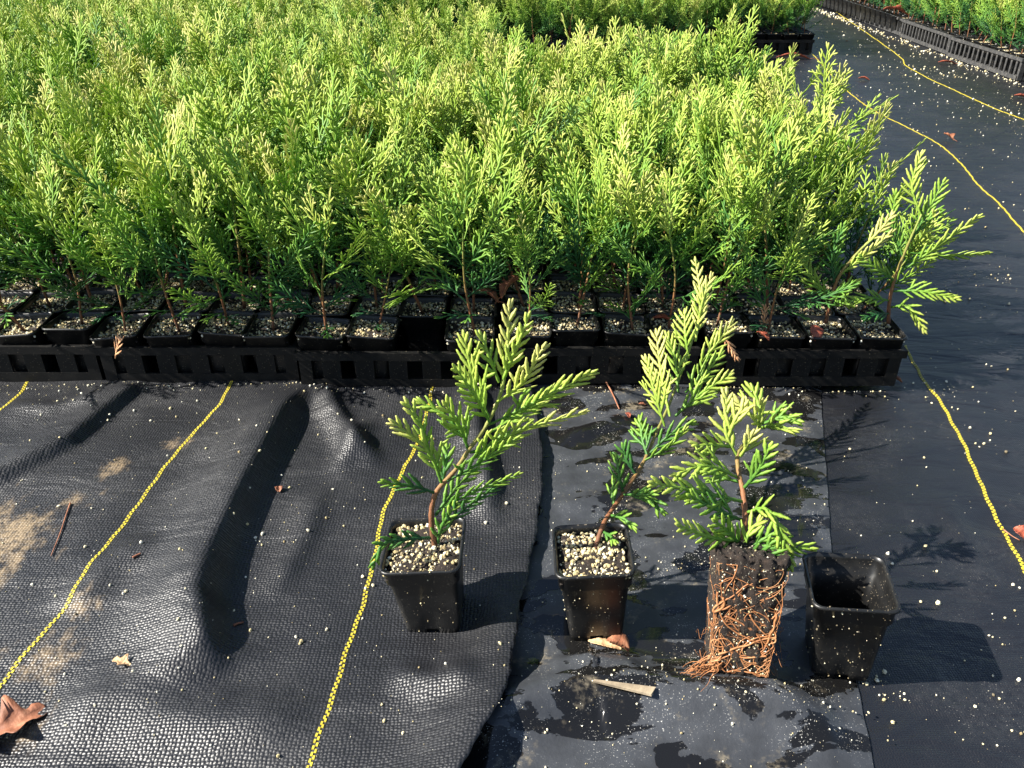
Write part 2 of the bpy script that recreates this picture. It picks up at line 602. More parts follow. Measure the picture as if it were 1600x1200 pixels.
def thread(pxs, hf, parent, label, width=.0042, dash=.0034, off=.0006):
    pts = catmull([gp(*p) for p in pxs], 14)
    L_ = [0]
    for a, b in zip(pts, pts[1:]):
        L_.append(L_[-1] + (b - a).length)
    mb = MB()
    s, k = 0.0, 0
    xsL = [p.x for p in pts]; ysL = [p.y for p in pts]
    while s + dash < L_[-1]:
        wob = .0005 * math.sin(s * 70) + .0011 * math.sin(s * 23 + 1) + .0006 * math.sin(s * 160)
        for row in (0, 1):
            s0 = s + row * dash * .8
            c = []
            for (ss, tt) in ((s0, 0), (s0 + dash * 1.08, 0), (s0 + dash * 1.08, 1), (s0, 1)):
                x = np.interp(ss, L_, xsL); y = np.interp(ss, L_, ysL)
                x2 = np.interp(ss + .002, L_, xsL); y2 = np.interp(ss + .002, L_, ysL)
                x1 = np.interp(ss - .002, L_, xsL); y1 = np.interp(ss - .002, L_, ysL)
                tx, ty = x2 - x1, y2 - y1
                n = math.hypot(tx, ty) + 1e-9
                o = (row - 1 + tt) * width * .5 + wob
                c.append((x + ty / n * o, y - tx / n * o))
            b = len(mb.v)
            hz = hf(np.array([q[0] for q in c]), np.array([q[1] for q in c]))
            for (q, z) in zip(c, hz):
                mb.v.append((q[0], q[1], float(z) - .0004))
            cx = [((c[i][0] * .8 + sum(q[0] for q in c) * .05), (c[i][1] * .8 + sum(q[1] for q in c) * .05)) for i in range(4)]
            for (q, z) in zip(cx, hz):
                mb.v.append((q[0], q[1], float(z) + off))
            for f in ((4, 5, 6, 7), (0, 1, 5, 4), (1, 2, 6, 5), (2, 3, 7, 6), (3, 0, 4, 7)):
                mb.f.append([b + i for i in f])
        s += dash * 1.6
        k += 1
    o = link('yellow_thread', mb.mesh('yellow_thread', M_YEL, False), parent)
    if label: o['label'] = label
    return o


gobj = bpy.data.objects['ground']
thread([(50, 600), (38, 620), (20, 638), (0, 655), (-30, 680)], h_sheet, sheet, None)
thread([(370, 600), (358, 622), (345, 645), (303, 690), (290, 703), (240, 770), (200, 830), (150, 895), (110, 960), (50, 1030), (0, 1092), (-30, 1130)], h_sheet, sheet, None)
thread([(680, 596), (670, 650), (650, 705), (622, 765), (600, 820), (585, 890), (565, 960), (540, 1040), (515, 1130), (490, 1205), (470, 1270)], h_sheet, sheet, None)
thread([(1415, 540), (1440, 590), (1470, 632), (1515, 712), (1540, 775), (1570, 840), (1600, 890), (1650, 990)], h_ground, gobj, None)
thread([(1265, 80), (1325, 143), (1375, 178), (1420, 200), (1480, 235), (1530, 290), (1560, 318), (1600, 362), (1640, 405), (1720, 500), (1800, 640), (1950, 900)], h_ground, gobj, None, .0036, .0040, .0010)
thread([(1280, 0), (1320, 28), (1355, 52), (1405, 88), (1415, 102), (1450, 122), (1500, 145), (1550, 168), (1600, 187), (1660, 215), (1800, 275), (2000, 365), (2300, 490)], h_ground, gobj, None, .0040, .0044, .0010)


# ------------------------------------------------------------------ arborvitae foliage
def blade(mb, pts, wd, nrm, a0, a1, fine=False):
    """one scaly twig: a flattened four-sided solid that tapers to a blunt point"""
    n = len(pts)
    b0 = len(mb.v)
    for i, p in enumerate(pts):
        t = (pts[min(i + 1, n - 1)] - pts[max(i - 1, 0)])
        s = nrm.cross(t)
        s.normalize()
        u = i / (n - 1)
        k = (.72 + .40 * u) if u < .5 else (.92 - .60 * ((u - .5) / .5) ** 1.5)
        if fine:
            k *= 1.14 if i % 2 else .84
        hw = wd * .5 * k
        th = nrm * (hw * .38)
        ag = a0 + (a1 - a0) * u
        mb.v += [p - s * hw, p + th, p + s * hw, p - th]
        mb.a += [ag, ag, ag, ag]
        if i:
            c = b0 + (i - 1) * 4
            for k4 in range(4):
                d = (k4 + 1) % 4
                mb.f.append([c + k4, c + d, c + d + 4, c + k4 + 4])
    e = b0 + (n - 1) * 4
    mb.f.append([e, e + 1, e + 2, e + 3])


def finger(mb, p, d, nrm, toward, l, wd, a0, a1, fine):
    n = max(3, int(l / .0021)) if fine else 4
    pts = []
    for i in range(n + 1 if fine else n):
        u = i / ((n + 1 if fine else n) - 1)
        pts.append(p + d * (l * u) + toward * (l * .22 * u * u))
    blade(mb, pts, wd, nrm, a0, a1, fine)
    return pts


def frond(mb, pts, nrm, wid, a0, a1, wd=.0034, fine=False, rnd=random, step=.0040):
    """a flat spray along the polyline pts: alternate twigs, the longer ones branching again"""
    axis = catmull(pts, 8)
    Ls = [0.0]
    for a, b in zip(axis, axis[1:]):
        Ls.append(Ls[-1] + (b - a).length)
    LL = Ls[-1]

    def pt(s):
        s = min(max(s, 0), LL)
        i = 0
        while i < len(Ls) - 2 and Ls[i + 1] < s: i += 1
        f = (s - Ls[i]) / max(Ls[i + 1] - Ls[i], 1e-9)
        return axis[i].lerp(axis[i + 1], f), (axis[i + 1] - axis[i]).normalized()
    nax = max(5, int(LL / (.0035 if fine else .011)))
    blade(mb, [pt(LL * i / nax)[0] for i in range(nax + 1)], wd * .95, (nrm - pt(LL / 2)[1] * nrm.dot(pt(LL / 2)[1])).normalized(), a0, a1, fine)
    s, side = LL * .10 + .004, rnd.choice((-1, 1))
    while s < LL * .97:
        u = s / LL
        p, T = pt(s)
        nn = (nrm - T * nrm.dot(T)).normalized()
        nn = (nn + T.cross(nn) * rnd.uniform(-.25, .25)).normalized()
        Sd = nn.cross(T) * side
        prof = min(1, (u / .22)) ** .7 * (1 - max(0, (u - .30) / .70)) ** .62
        l = wid * prof * rnd.uniform(.62, 1.2) + .0055
        th = R((40 if fine else 43) - 11 * u + rnd.uniform(-8, 8))
        d = (T * math.cos(th) + Sd * math.sin(th) + nn * rnd.uniform(-.12, .12)).normalized()
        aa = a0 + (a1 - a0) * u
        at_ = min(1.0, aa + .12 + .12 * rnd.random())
        fp = finger(mb, p, d, nn, T, l, wd, aa, at_, fine)
        if l > (.0195 if fine else .0165):
            ss = .30
            sd2 = 1
            gap = max((.0100 if fine else .0070) / l, .15)
            while ss < .9:
                k = ss * (len(fp) - 1)
                i = int(k)
                q = fp[i].lerp(fp[min(i + 1, len(fp) - 1)], k - i)
                l2 = (.0055 + .30 * (1 - ss) * l) * rnd.uniform(.75, 1.15)
                S2 = nn.cross(d) * sd2
                d2 = (d * .75 + S2 * .66 + nn * rnd.uniform(-.15, .15)).normalized()
                finger(mb, q, d2, nn, d, l2, wd * .92, aa + (at_ - aa) * ss, at_, fine)
                sd2 = -sd2
                ss += gap * rnd.uniform(.8, 1.15)
        s += step * rnd.uniform(.85, 1.2)
        side = -side
    # blunt tip
    p, T = pt(LL)
    nn = (nrm - T * nrm.dot(T)).normalized()
    finger(mb, p - T * .002, T, nn, Vector((0, 0, 0)), .007, wd, a1, min(1, a1 + .2), fine)


def seedling(seed, h, lean, nfr, bushy=1.0, split=False, tip_age=.86, rough_w=.0036, low=.08):
    """random bed seedling: returns (stem mesh builder, list of frond builders)"""
    rn = random.Random(seed)
    top = Vector((lean[0], lean[1], h))
    base = Vector((0, 0, 0))
    mid = base.lerp(top, .5) + Vector((rn.uniform(-.008, .008) - lean[0] * .2, rn.uniform(-.008, .008) - lean[1] * .2, 0))
    ax = catmull([base, mid, top], 8)
    sm = MB()
    tube(sm, ax, [.0020 - .0011 * i / (len(ax) - 1) for i in range(len(ax))], 5, [min(1, .9 * (i / (len(ax) - 1)) ** .8) for i in range(len(ax))])
    out = []
    ph = rn.uniform(0, 6.28)
    for i in range(nfr):
        u = low + (.96 - low) * (i + rn.uniform(-.3, .3)) / (nfr - 1)
        u = min(max(u, .06), .97)
        k = u * (len(ax) - 1)
        j = min(int(k), len(ax) - 2)
        p = ax[j].lerp(ax[j + 1], k - j)
        az = ph + i * math.pi * (1 + rn.uniform(-.12, .12)) + (i // 2) * 1.15 + rn.uniform(-.3, .3)
        el = R(rn.uniform(30, 48) + 26 * u)
        ln = (.056 + .066 * math.sin(math.pi * min(1, .18 + .75 * u))) * rn.uniform(.72, 1.28) * bushy
        out_d = Vector((math.cos(az), math.sin(az), 0))
        d = out_d * math.cos(el) + Vector((0, 0, math.sin(el)))
        tip = p + d * ln
        c = p + d * ln * .5 + out_d * ln * rn.uniform(.02, .10) + Vector((0, 0, rn.uniform(-.06, .04) * ln))
        tw = rn.uniform(-.9, .9)
        side = out_d.cross(Vector((0, 0, 1)))
        nrm = (d.cross(side)).normalized()
        nrm = (nrm * math.cos(tw) + side * math.sin(tw)).normalized()
        mb = MB()
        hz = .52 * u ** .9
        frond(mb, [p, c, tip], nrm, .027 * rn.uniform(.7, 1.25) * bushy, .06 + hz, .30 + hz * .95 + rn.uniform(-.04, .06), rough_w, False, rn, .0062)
        out.append(mb)
    mb = MB()
    tp = ax[-1]
    d = (ax[-1] - ax[-3]).normalized()
    nrm = Vector((math.cos(ph), math.sin(ph), .2)).normalized()
    frond(mb, [tp - d * .03, tp + d * .01, tp + d * rn.uniform(.04, .065)], nrm, .018, .55, tip_age, rough_w, False, rn, .0062)
    out.append(mb)
    return sm, out


def join_mb(lst):
    o = MB()
    for m in lst:
        b = len(o.v)
        o.v += m.v; o.a += m.a
        o.f += [[i + b for i in f] for f in m.f]
    return o


# ------------------------------------------------------------------ pots, potting mix, trays
def rsq(hw, r, z, notch=False):
    """rounded square ring: three points on each side and a quarter round at each corner"""
    pts = []
    for k in range(4):
        a0 = k * math.pi / 2
        ca, sa = math.cos(a0), math.sin(a0)
        side = [(hw, -.006), (hw, -.0055), (hw, .0055), (hw, .006)]
        for j, (x, y) in enumerate(side):
            zz = z + (.0065 if notch and j in (1, 2) else 0)
            pts.append((x * ca - y * sa, x * sa + y * ca, zz))
        for q in range(5):
            a = q / 4 * math.pi / 2
            x, y = hw - r + r * math.cos(a), hw - r + r * math.sin(a)
            pts.append((x * ca - y * sa, x * sa + y * ca, z))
    return pts


def pot_mesh(name, w, h, mat):
    hw, bw = w / 2, w * .345
    mb = MB()
    prof = [(bw - .004, .004, 0.0015, False), (bw, .006, 0, True), (bw + .0006, .006, .0075, False)]
    zc = h - .019
    wc = bw + (hw - .0035 - bw) * (zc / h)
    prof += [(bw + (wc - bw) * .5, .0065, zc * .5, False), (wc, .007, zc, False), (wc + .0022, .0078, zc + .0010, False), (hw - .0022, .008, h - .004, False),
             (hw - .0006, .008, h - .0035, False), (hw, .0085, h - .0022, False), (hw - .0002, .0085, h - .0006, False), (hw - .0012, .008, h, False), (hw - .0024, .008, h - .0006, False),
             (hw - .0034, .008, h - .004, False), (wc, .007, zc + .0022, False), (wc - .0015, .007, zc + .001, False), (bw + (wc - bw) * .5 - .0012, .006, zc * .5, False), (bw - .001, .005, .004, False)]
    rings = [rsq(*p) for p in prof]
    n = len(rings[0])
    for r_ in rings:
        mb.v += r_
    for i in range(len(rings) - 1):
        for k in range(n):
            a, b = i * n + k, i * n + (k + 1) % n
            mb.f.append([a, b, b + n, a + n])
    mb.f.append([k for k in range(n)][::-1])
    mb.f.append([(len(rings) - 1) * n + k for k in range(n)])
    return mb.mesh(name, mat)


def mix_mesh(name, w, z, seed, ngran, rmin=.0010, rmax=.0024):
    rn = random.Random(seed)
    mb = MB()
    hw = w / 2 - .0038
    G = 14
    for i in range(G + 1):
        for j in range(G + 1):
            x, y = -hw + 2 * hw * i / G, -hw + 2 * hw * j / G
            e = min(i, j, G - i, G - j)
            mb.v.append((x, y, z + rn.uniform(-.0018, .0018) - (.004 if e == 0 else 0)))
    for i in range(G):
        for j in range(G):
            a = i * (G + 1) + j
            mb.f.append([a, a + G + 1, a + G + 2, a + 1])
    m = mb.mesh(name, M_SOIL)
    pb = MB()
    cl = [(rn.uniform(-hw, hw), rn.uniform(-hw, hw)) for _ in range(5)]
    k = 0
    while k < ngran:
        x, y = rn.uniform(-hw, hw), rn.uniform(-hw, hw)
        bare = min(math.hypot(x - c[0], y - c[1]) for c in cl[:2])
        if bare < .010 and rn.random() < .75: continue
        r_ = rmin + (rmax - rmin) * rn.random() ** 1.8
        lump(pb, (x, y, z + r_ * .35), r_, age=min(1, max(0, rn.gauss(.44, .30))))
        k += 1
    return m, pb.mesh('perlite', M_PERL, False)


POT_W, POT_H = .065, .074
ME_POT = pot_mesh('pot', POT_W, POT_H, M_POT)
ME_MIX = [mix_mesh('potting_mix', POT_W, POT_H - .008, 40 + i, 330) for i in range(5)]


# parts of one tray: rim, base, corner posts, slats; the long side lies along Y
def tray_meshes(wx, ly, h, mat, nshort, nlong, sw):
    out = {}
    mb = MB()
    t = .004
    lip = .007
    for (x0, x1, y0, y1) in ((-lip * .3, wx + lip * .3, -lip * .3, lip * .7), (-lip * .3, wx + lip * .3, ly - lip * .7, ly + lip * .3),
                             (-lip * .3, lip * .7, lip * .7, ly - lip * .7), (wx - lip * .7, wx + lip * .3, lip * .7, ly - lip * .7)):
        box(mb, x0, x1, y0, y1, h - .011, h)
    out['rim'] = mb.mesh('rim', mat, False)
    mb = MB()
    box(mb, .004, wx - .004, .004, ly - .004, .002, .0045)
    for (x0, x1, y0, y1) in ((.003, wx - .003, .002, .006), (.003, wx - .003, ly - .006, ly - .002), (.002, .006, .0062, ly - .0062), (wx - .006, wx - .002, .0062, ly - .0062)):
        box(mb, x0, x1, y0, y1, .0, .014)
    out['base'] = mb.mesh('base', mat, False)
    mb = MB()
    box(mb, -sw / 2, sw / 2, -.0015, .0015, .0135, h - .0105)
    out['slat'] = mb.mesh('slat', mat, False)
    mb = MB()
    box(mb, -.0015, .0015, -sw / 2, sw / 2, .0135, h - .0105)
    out['slat_side'] = mb.mesh('slat', mat, False)
    mb = MB()
    box(mb, -.008, .008, -.006, .006, .0, h - .0104)
    out['post'] = mb.mesh('corner_post', mat, False)
    out['dim'] = (wx, ly, h, nshort, nlong)
    return out


def place_tray(T, x, y, label, group, rz=0.0, sides='f', z=.003):
    wx, ly, h, ns, nl = T['dim']
    o = thing('seedling_tray', label, 'tray', (x, y, z), group, (0, 0, rz))
    link('rim', T['rim'], o); link('base', T['base'], o)
    for (px, py) in ((.010, .0075), (wx - .010, .0075), (.010, ly - .0075), (wx - .010, ly - .0075)):
        link('corner_post', T['post'], o, (px, py, .0002))
    if 'f' in sides:
        for i in range(1, ns):
            link('slat', T['slat'], o, (wx * i / ns, .004, 0))
    if 'l' in sides:
        for i in range(1, nl):
            link('slat', T['slat_side'], o, (.004, ly * i / nl, 0))
    if 'r' in sides:
        for i in range(1, nl):
            link('slat', T['slat_side'], o, (wx - .004, ly * i / nl, 0))
    return o


TRAY_A = tray_meshes(.262, .540, .055, M_TRAY, 6, 10, .024)
TRAY_B = tray_meshes(.270, .550, .075, M_TRAY_GREY, 6, 16, .010)

# ------------------------------------------------------------------ the seedling beds
# look-alike plants: six with separate fronds for the front rows, ten joined ones behind
VAR_F, VAR_B = [], []
for i in range(7):
    rr = random.Random(300 + i)
    sm, fr = seedling(100 + i, rr.uniform(.125, .17), (rr.uniform(-.025, .03), rr.uniform(-.02, .02)), rr.choice((9, 10, 11)), low=rr.uniform(.05, .18))
    VAR_F.append((sm.mesh('stem', M_STEM), [f.mesh('frond', M_FOL) for f in fr]))
VAR_0 = []
for i in range(7):
    rr = random.Random(500 + i)
    sm, fr = seedling(600 + i, rr.uniform(.13, .18), (rr.uniform(-.03, .035), rr.uniform(-.02, .015)), rr.choice((8, 9)), low=rr.uniform(.18, .32))
    for q in range(2):
        az = rr.uniform(0, 6.28); z0 = rr.uniform(.012, .04); l0 = rr.uniform(.03, .05)
        d_ = Vector((math.cos(az), math.sin(az), rr.uniform(.1, .5))).normalized()
        mb = MB()
        frond(mb, [Vector((0, 0, z0)), Vector((0, 0, z0)) + d_ * l0 * .5, Vector((0, 0, z0 - .006)) + d_ * l0], Vector((0, 0, 1)), .012, .1, .4, .0042, False, rr, .0064)
        fr.append(mb)
    VAR_0.append((sm.mesh('stem', M_STEM), [f.mesh('frond', M_FOL) for f in fr]))
for i in range(10):
    rr = random.Random(400 + i)
    sm, fr = seedling(200 + i, rr.uniform(.135, .185), (rr.uniform(-.03, .03), rr.uniform(-.03, .03)), rr.choice((11, 12, 13)), low=.05)
    VAR_B.append((sm.mesh('stem', M_STEM), join_mb(fr).mesh('foliage', M_FOL)))


def potted(x, y, label, group, front, z=.006, tilt=.05, scale=None, var=None, rz=None, lean=None, rn=random, pool=None, crumbs=False):
    rot = (rn.uniform(-tilt, tilt), rn.uniform(-tilt, tilt), rn.uniform(-.05, .05))
    o = thing('potted_seedling', label, 'seedling', (x, y, z), group, rot)
    link('pot', ME_POT, o)
    mx, pl = rn.choice(ME_MIX)
    q = link('potting_mix', mx, o, None, (0, 0, rn.choice((0, 1, 2, 3)) * math.pi / 2))
    if front or crumbs:
        tag(link('perlite', pl, q), kind='stuff')
    sc = scale or rn.uniform(.86, 1.14)
    rz = rn.uniform(0, 6.28) if rz is None else rz
    px, py = rn.uniform(-.010, .010), rn.uniform(-.008, .008)
    lx, ly = lean or (rn.gauss(.0, .11), rn.gauss(0, .09))
    r3 = (Euler((ly, lx, 0)).to_matrix() @ Euler((0, 0, rz)).to_matrix()).to_euler()
    if front:
        sm, frs = rn.choice(pool or VAR_F)
        st = link('stem', sm, o, (px, py, POT_H - .010), r3)
        st.scale = (sc,) * 3
        for f in frs:
            link('frond', f, st)
    else:
        sm, fo = VAR_B[rn.randrange(len(VAR_B))] if var is None else VAR_B[var]
        st = link('stem', sm, o, (px, py, POT_H - .010), r3)
        st.scale = (sc,) * 3
        fl = link('foliage', fo, st)
    return o


def in_view(x, y, z=.2, m=.10):
    dep = y * math.cos(PITCH) + (CAM_H - z) * math.sin(PITCH)
    return abs(x) < 800 / F_PX * dep + m


BED_R, PIT = .515, .265
slots = []           # bed one
rnb = random.Random(5)
for c in range(14):
    for r_ in range(4):
        tx, ty = BED_R - PIT * (c + 1), .950 + .548 * r_
        jx, jy = rnb.uniform(-.003, .003), rnb.uniform(-.008, .008)
        if r_ == 0:
            jy = (-.004, .002, -.010, .004, .008, .0)[c] if c < 6 else 0
        if r_ == 2 and tx > -.20: continue
        if r_ == 3 and tx > -.75: continue
        for j in range(8):
            for i in range(4):
                x = tx + .0305 + .0655 * i + jx
                y = ty + .035 + .0672 * j + jy
                slots.append((x, y, r_, c, i, j))
vis = [s for s in slots if in_view(s[0], s[1])]
vis.sort(key=lambda s: s[1])
# one pot was taken out of the front row
gapx = gp(645, 520, .07).x
fr0 = [s for s in vis if s[2] == 0 and s[5] == 0]
gap = min(fr0, key=lambda s: abs(s[0] - gapx))
vis.remove(gap)
corner = max((s for s in vis if s[2] == 0 and s[5] == 0), key=lambda s: s[0])
corner2 = sorted((s for s in vis if s[2] == 0 and s[5] == 0), key=lambda s: -s[0])[1]
vis.remove(corner)
vis.remove(corner2)
rnp = random.Random(77)
ORD = ['first', 'second', 'third', 'fourth', 'fifth', 'sixth', 'seventh', 'eighth', 'ninth', 'tenth', 'eleventh', 'twelfth', 'thirteenth', 'fourteenth', 'fifteenth',
       'sixteenth', 'seventeenth', 'eighteenth', 'nineteenth', 'twentieth', 'twenty-first', 'twenty-second', 'twenty-third', 'twenty-fourth']
front_x = sorted([s[0] for s in slots if s[2] == 0 and s[5] == 0], reverse=True)
IND, REST = vis[:262], vis[262:]
for s in IND:
    row = s[5] + 8 * s[2]
    front = row < 3
    edge = s[0] > BED_R - .08
    if row == 0:
        lab, grp = 'young arborvitae, %s pot from the path corner in the dense bed front row' % ORD[front_x.index(s[0])], 'front-row pots of the dense bed'
    elif edge:
        lab, grp = 'young arborvitae on the path side of the dense bed, %s row from its front trays' % ORD[row], 'path-side seedlings of the dense bed'
    else:
        lab, grp = 'yellow-green arborvitae crowded in the dense bed, %s row back from its front trays' % ORD[row], '%s row of the dense bed' % ORD[row]
    potted(s[0], s[1], lab, grp, front or edge and row < 6, tilt=.09 if row == 0 else .04, scale=(rnp.uniform(.72, 1.05) if row == 0 else rnp.uniform(.78, 1.22)), rn=rnp,
           z=.006 + (rnp.uniform(0, .006)), pool=VAR_0 if row == 0 else None, lean=(rnp.gauss(.10, .12), rnp.gauss(-.05, .1)) if edge else None)

# trays that show along the front and the side of the bed
for c in range(6):
    jy = (-.004, .002, -.010, .004, .008, .0)[c]
    place_tray(TRAY_A, BED_R - PIT * (c + 1), .950 + jy, 'low black tray with window slots, %s from the path corner of the dense bed' % ORD[c], 'front trays of the dense bed',
               (0.0, .004, -.008, .006, -.004, 0)[c], 'fr' if c == 0 else 'f', .0085)
place_tray(TRAY_A, BED_R - PIT, .950 + .548, 'low black tray beside the path, right behind the front corner tray of the dense bed', None, 0, 'r', .004)

# second bed across the gap, third bed beyond the path
bed2 = []
for c in range(16):
    for i in range(4):
        for j in range(16):
            x = 1.27 - .27 * (c + 1) + .034 + .0675 * i
            y = (3.71 if c < 2 else 3.42) + .035 + .0685 * j
            if in_view(x, y): bed2.append((x, y, c, i, j))
bed3 = []
for c in range(4):
    for i in range(4):
        for j in range(64):
            x = 1.84 + .28 * c + .034 + .068 * i
            y = 2.45 + .035 + .0685 * j
            if in_view(x, y, .2, .15): bed3.append((x, y, c, i, j))
ind2 = [s for s in bed2 if s[4] == 0 and s[2] < 3]
ind3 = [s for s in bed3 if s[2] == 0 and s[3] == 0 and s[1] < 4.4]
for s in ind2:
    potted(s[0], s[1], 'small arborvitae in the front row of the far bed, across the dark gap', 'front row of the far bed', False, rn=rnp, scale=rnp.uniform(.75, 1.0), crumbs=True)
for s in ind3:
    potted(s[0], s[1], 'bushy green seedling at the edge of the slatted tray row beyond the path', 'edge seedlings beyond the path', False, rn=rnp, scale=rnp.uniform(1.0, 1.25), crumbs=True)
for c in range(3):
    place_tray(TRAY_A, 1.27 - .27 * (c + 1), (3.70 if c < 2 else 3.41), 'black tray at the front of the far bed, across the dark gap', 'front trays of the far bed', 0, 'f' if c else 'fr')
for k in range(7):
    y = 2.0 + .555 * k
    place_tray(TRAY_B, 1.82 + .008 * math.sin(k * 2.1) + (.02 * max(0, k - 3)), y, 'dusty dark tray with slatted open side edging the path', 'slatted trays beyond the path', (.012, -.02, .015, -.03, -.02, -.04, -.03)[k], 'l')


# the rest of the seedlings read as one mass of foliage
def gn_bed(name, pts, label, cat, seed, smin, smax):
    rn = random.Random(seed)
    m = bpy.data.meshes.new(name)
    m.from_pydata([(p[0], p[1], .008) for p in pts], [], [])
    n = len(pts)
    a = m.attributes.new('variant', 'INT', 'POINT'); a.data.foreach_set('value', [rn.randrange(len(VAR_B)) for _ in range(n)])
    a = m.attributes.new('turn', 'FLOAT_VECTOR', 'POINT')
    a.data.foreach_set('vector', np.array([(rn.gauss(0, .1), rn.gauss(0, .1), rn.uniform(0, 6.28)) for _ in range(n)], dtype=np.float32).ravel())
    a = m.attributes.new('size', 'FLOAT', 'POINT'); a.data.foreach_set('value', [rn.uniform(smin, smax) for _ in range(n)])
    o = link(name, m)
    tag(o, label, cat, None, 'stuff')
    g = bpy.data.node_groups.new(name, 'GeometryNodeTree')
    g.interface.new_socket('Geometry', in_out='INPUT', socket_type='NodeSocketGeometry')
    g.interface.new_socket('Geometry', in_out='OUTPUT', socket_type='NodeSocketGeometry')
    gi, go = g.nodes.new('NodeGroupInput'), g.nodes.new('NodeGroupOutput')
    jn = g.nodes.new('GeometryNodeJoinGeometry')
    g.links.new(jn.outputs[0], go.inputs[0])

    def attr(nm, dt):
        q = g.nodes.new('GeometryNodeInputNamedAttribute'); q.data_type = dt; q.inputs[0].default_value = nm
        return q.outputs[0]
    up = g.nodes.new('GeometryNodeSetPosition'); up.inputs['Offset'].default_value = (0, 0, POT_H - .010)
    g.links.new(gi.outputs[0], up.inputs['Geometry'])
    for k in range(len(VAR_B)):
        for src in [q for q in SRC[k]]:
            cmp_ = g.nodes.new('FunctionNodeCompare'); cmp_.data_type = 'INT'; cmp_.operation = 'EQUAL'
            g.links.new(attr('variant', 'INT'), cmp_.inputs[2]); cmp_.inputs[3].default_value = k
            oi = g.nodes.new('GeometryNodeObjectInfo'); oi.inputs[0].default_value = src; oi.inputs[1].default_value = True
            ip = g.nodes.new('GeometryNodeInstanceOnPoints')
            g.links.new(up.outputs[0], ip.inputs['Points']); g.links.new(cmp_.outputs[0], ip.inputs['Selection'])
            g.links.new(oi.outputs['Geometry'], ip.inputs['Instance'])
            g.links.new(attr('turn', 'FLOAT_VECTOR'), ip.inputs['Rotation']); g.links.new(attr('size', 'FLOAT'), ip.inputs['Scale'])
            g.links.new(ip.outputs[0], jn.inputs[0])
    for src in POT_SRC:
        oi = g.nodes.new('GeometryNodeObjectInfo'); oi.inputs[0].default_value = src; oi.inputs[1].default_value = True
        ip = g.nodes.new('GeometryNodeInstanceOnPoints')
        g.links.new(gi.outputs[0], ip.inputs['Points']); g.links.new(oi.outputs['Geometry'], ip.inputs['Instance'])
        g.links.new(ip.outputs[0], jn.inputs[0])
    md = o.modifiers.new('plants', 'NODES'); md.node_group = g
    return o


SRC = [[] for _ in VAR_B]
for ob in list(COL.objects):
    if ob.type == 'MESH':
        for k, (sm, fo) in enumerate(VAR_B):
            if ob.data == fo and not SRC[k]:
                SRC[k] = [ob, ob.parent]
POT_SRC = [next(o for o in COL.objects if o.data == ME_POT), next(o for o in COL.objects if o.data == ME_MIX[0][0])]
gn_bed('seedling_mass', REST, 'mass of yellow-green arborvitae seedlings filling the back of the dense bed', 'seedlings', 1, .78, 1.2)
gn_bed('far_seedling_mass', [s for s in bed2 if s not in ind2], 'mass of seedlings filling the far bed behind its front row', 'seedlings', 2, .8, 1.1)
gn_bed('path_seedling_mass', [s for s in bed3 if s not in ind3], 'mass of green seedlings standing in the slatted trays beyond the path', 'seedlings', 3, 1.0, 1.3)


# ------------------------------------------------------------------ the plants set out in front
def hero_stem(parent, pts, r0, r1, a0=.05, a1=.95):
    ax = catmull(pts, 6)
    n = len(ax)
    mb = MB()
    rad = [(r0 + (r1 - r0) * i / (n - 1)) * (1 + .10 * math.sin(i * 2.3)) for i in range(n)]
    tube(mb, ax, rad, 7, [a0 + (a1 - a0) * (i / (n - 1)) for i in range(n)])
    return link('stem', mb.mesh('stem', M_STEM), parent)


CAMP = Vector((0, 0, CAM_H))


def hero_fronds(stem, org, specs, z2p, wd=.0034, dD=0):
    """specs: (list of (px, py, D) in photograph terms, width, age0, age1, roll)"""
    for (pts, wid, a0, a1, roll) in specs:
        P = [at(*z2p(x, y), D + dD) for (x, y, D) in pts]
        if len(P) == 2:
            P = [P[0], P[0].lerp(P[1], .5) + Vector((0, 0, .002)), P[1]]
        mid = P[len(P) // 2]
        T = (P[-1] - P[0]).normalized()
        v = (CAMP - mid).normalized()
        n = (v - T * v.dot(T)).normalized()
        n = (n * math.cos(R(roll)) + T.cross(n) * math.sin(R(roll))).normalized()
        mb = MB()
        frond(mb, [p - org for p in P], n, wid * .92, min(.9, a0 + .10), min(1, a1 + .07), wd, True, random, .0047)
        link('frond', mb.mesh('frond', M_FOL), stem)


def pot_crumbs(parent, w, h, n, inside=False):
    mb = MB()
    for _ in range(n):
        f = random.choice((0, 0, 0, 1, 1, 3))
        z = h * random.random() ** .8 * .96
        bw = w * .345
        k = bw + (w / 2 - .0025 - bw) * z / h + (.0006 if z < h - .019 else .0012)
        a = random.uniform(-.92, .92) * k
        p = ((a, -k, z), (-k, a, z), (k, a, z), (a, -w / 2 + random.uniform(.0, .002), h))[f]
        lump(mb, p, random.choice((.0003, .0004, .0005, .0008)) * random.uniform(.7, 1.2), age=random.choice((0, .05, .1, .3, .6, .8)))
    return tag(link('soil_crumbs', mb.mesh('soil_crumbs', M_PERL, False), parent), kind='stuff')


def big_pot(name_label, loc, rot, w, h, cat, seed, mix=True, nm='potted_seedling'):
    o = thing(nm, name_label, cat, loc, None, rot)
    pot_crumbs(link('pot', pot_mesh('pot', w, h, M_POT), o), w, h, 60)
    if mix:
        mx, pl = mix_mesh('potting_mix', w, h - .007, seed, 440, .0008, .0024)
        q = link('potting_mix', mx, o)
        tag(link('perlite', pl, q), kind='stuff')
    return o


random.seed(21)
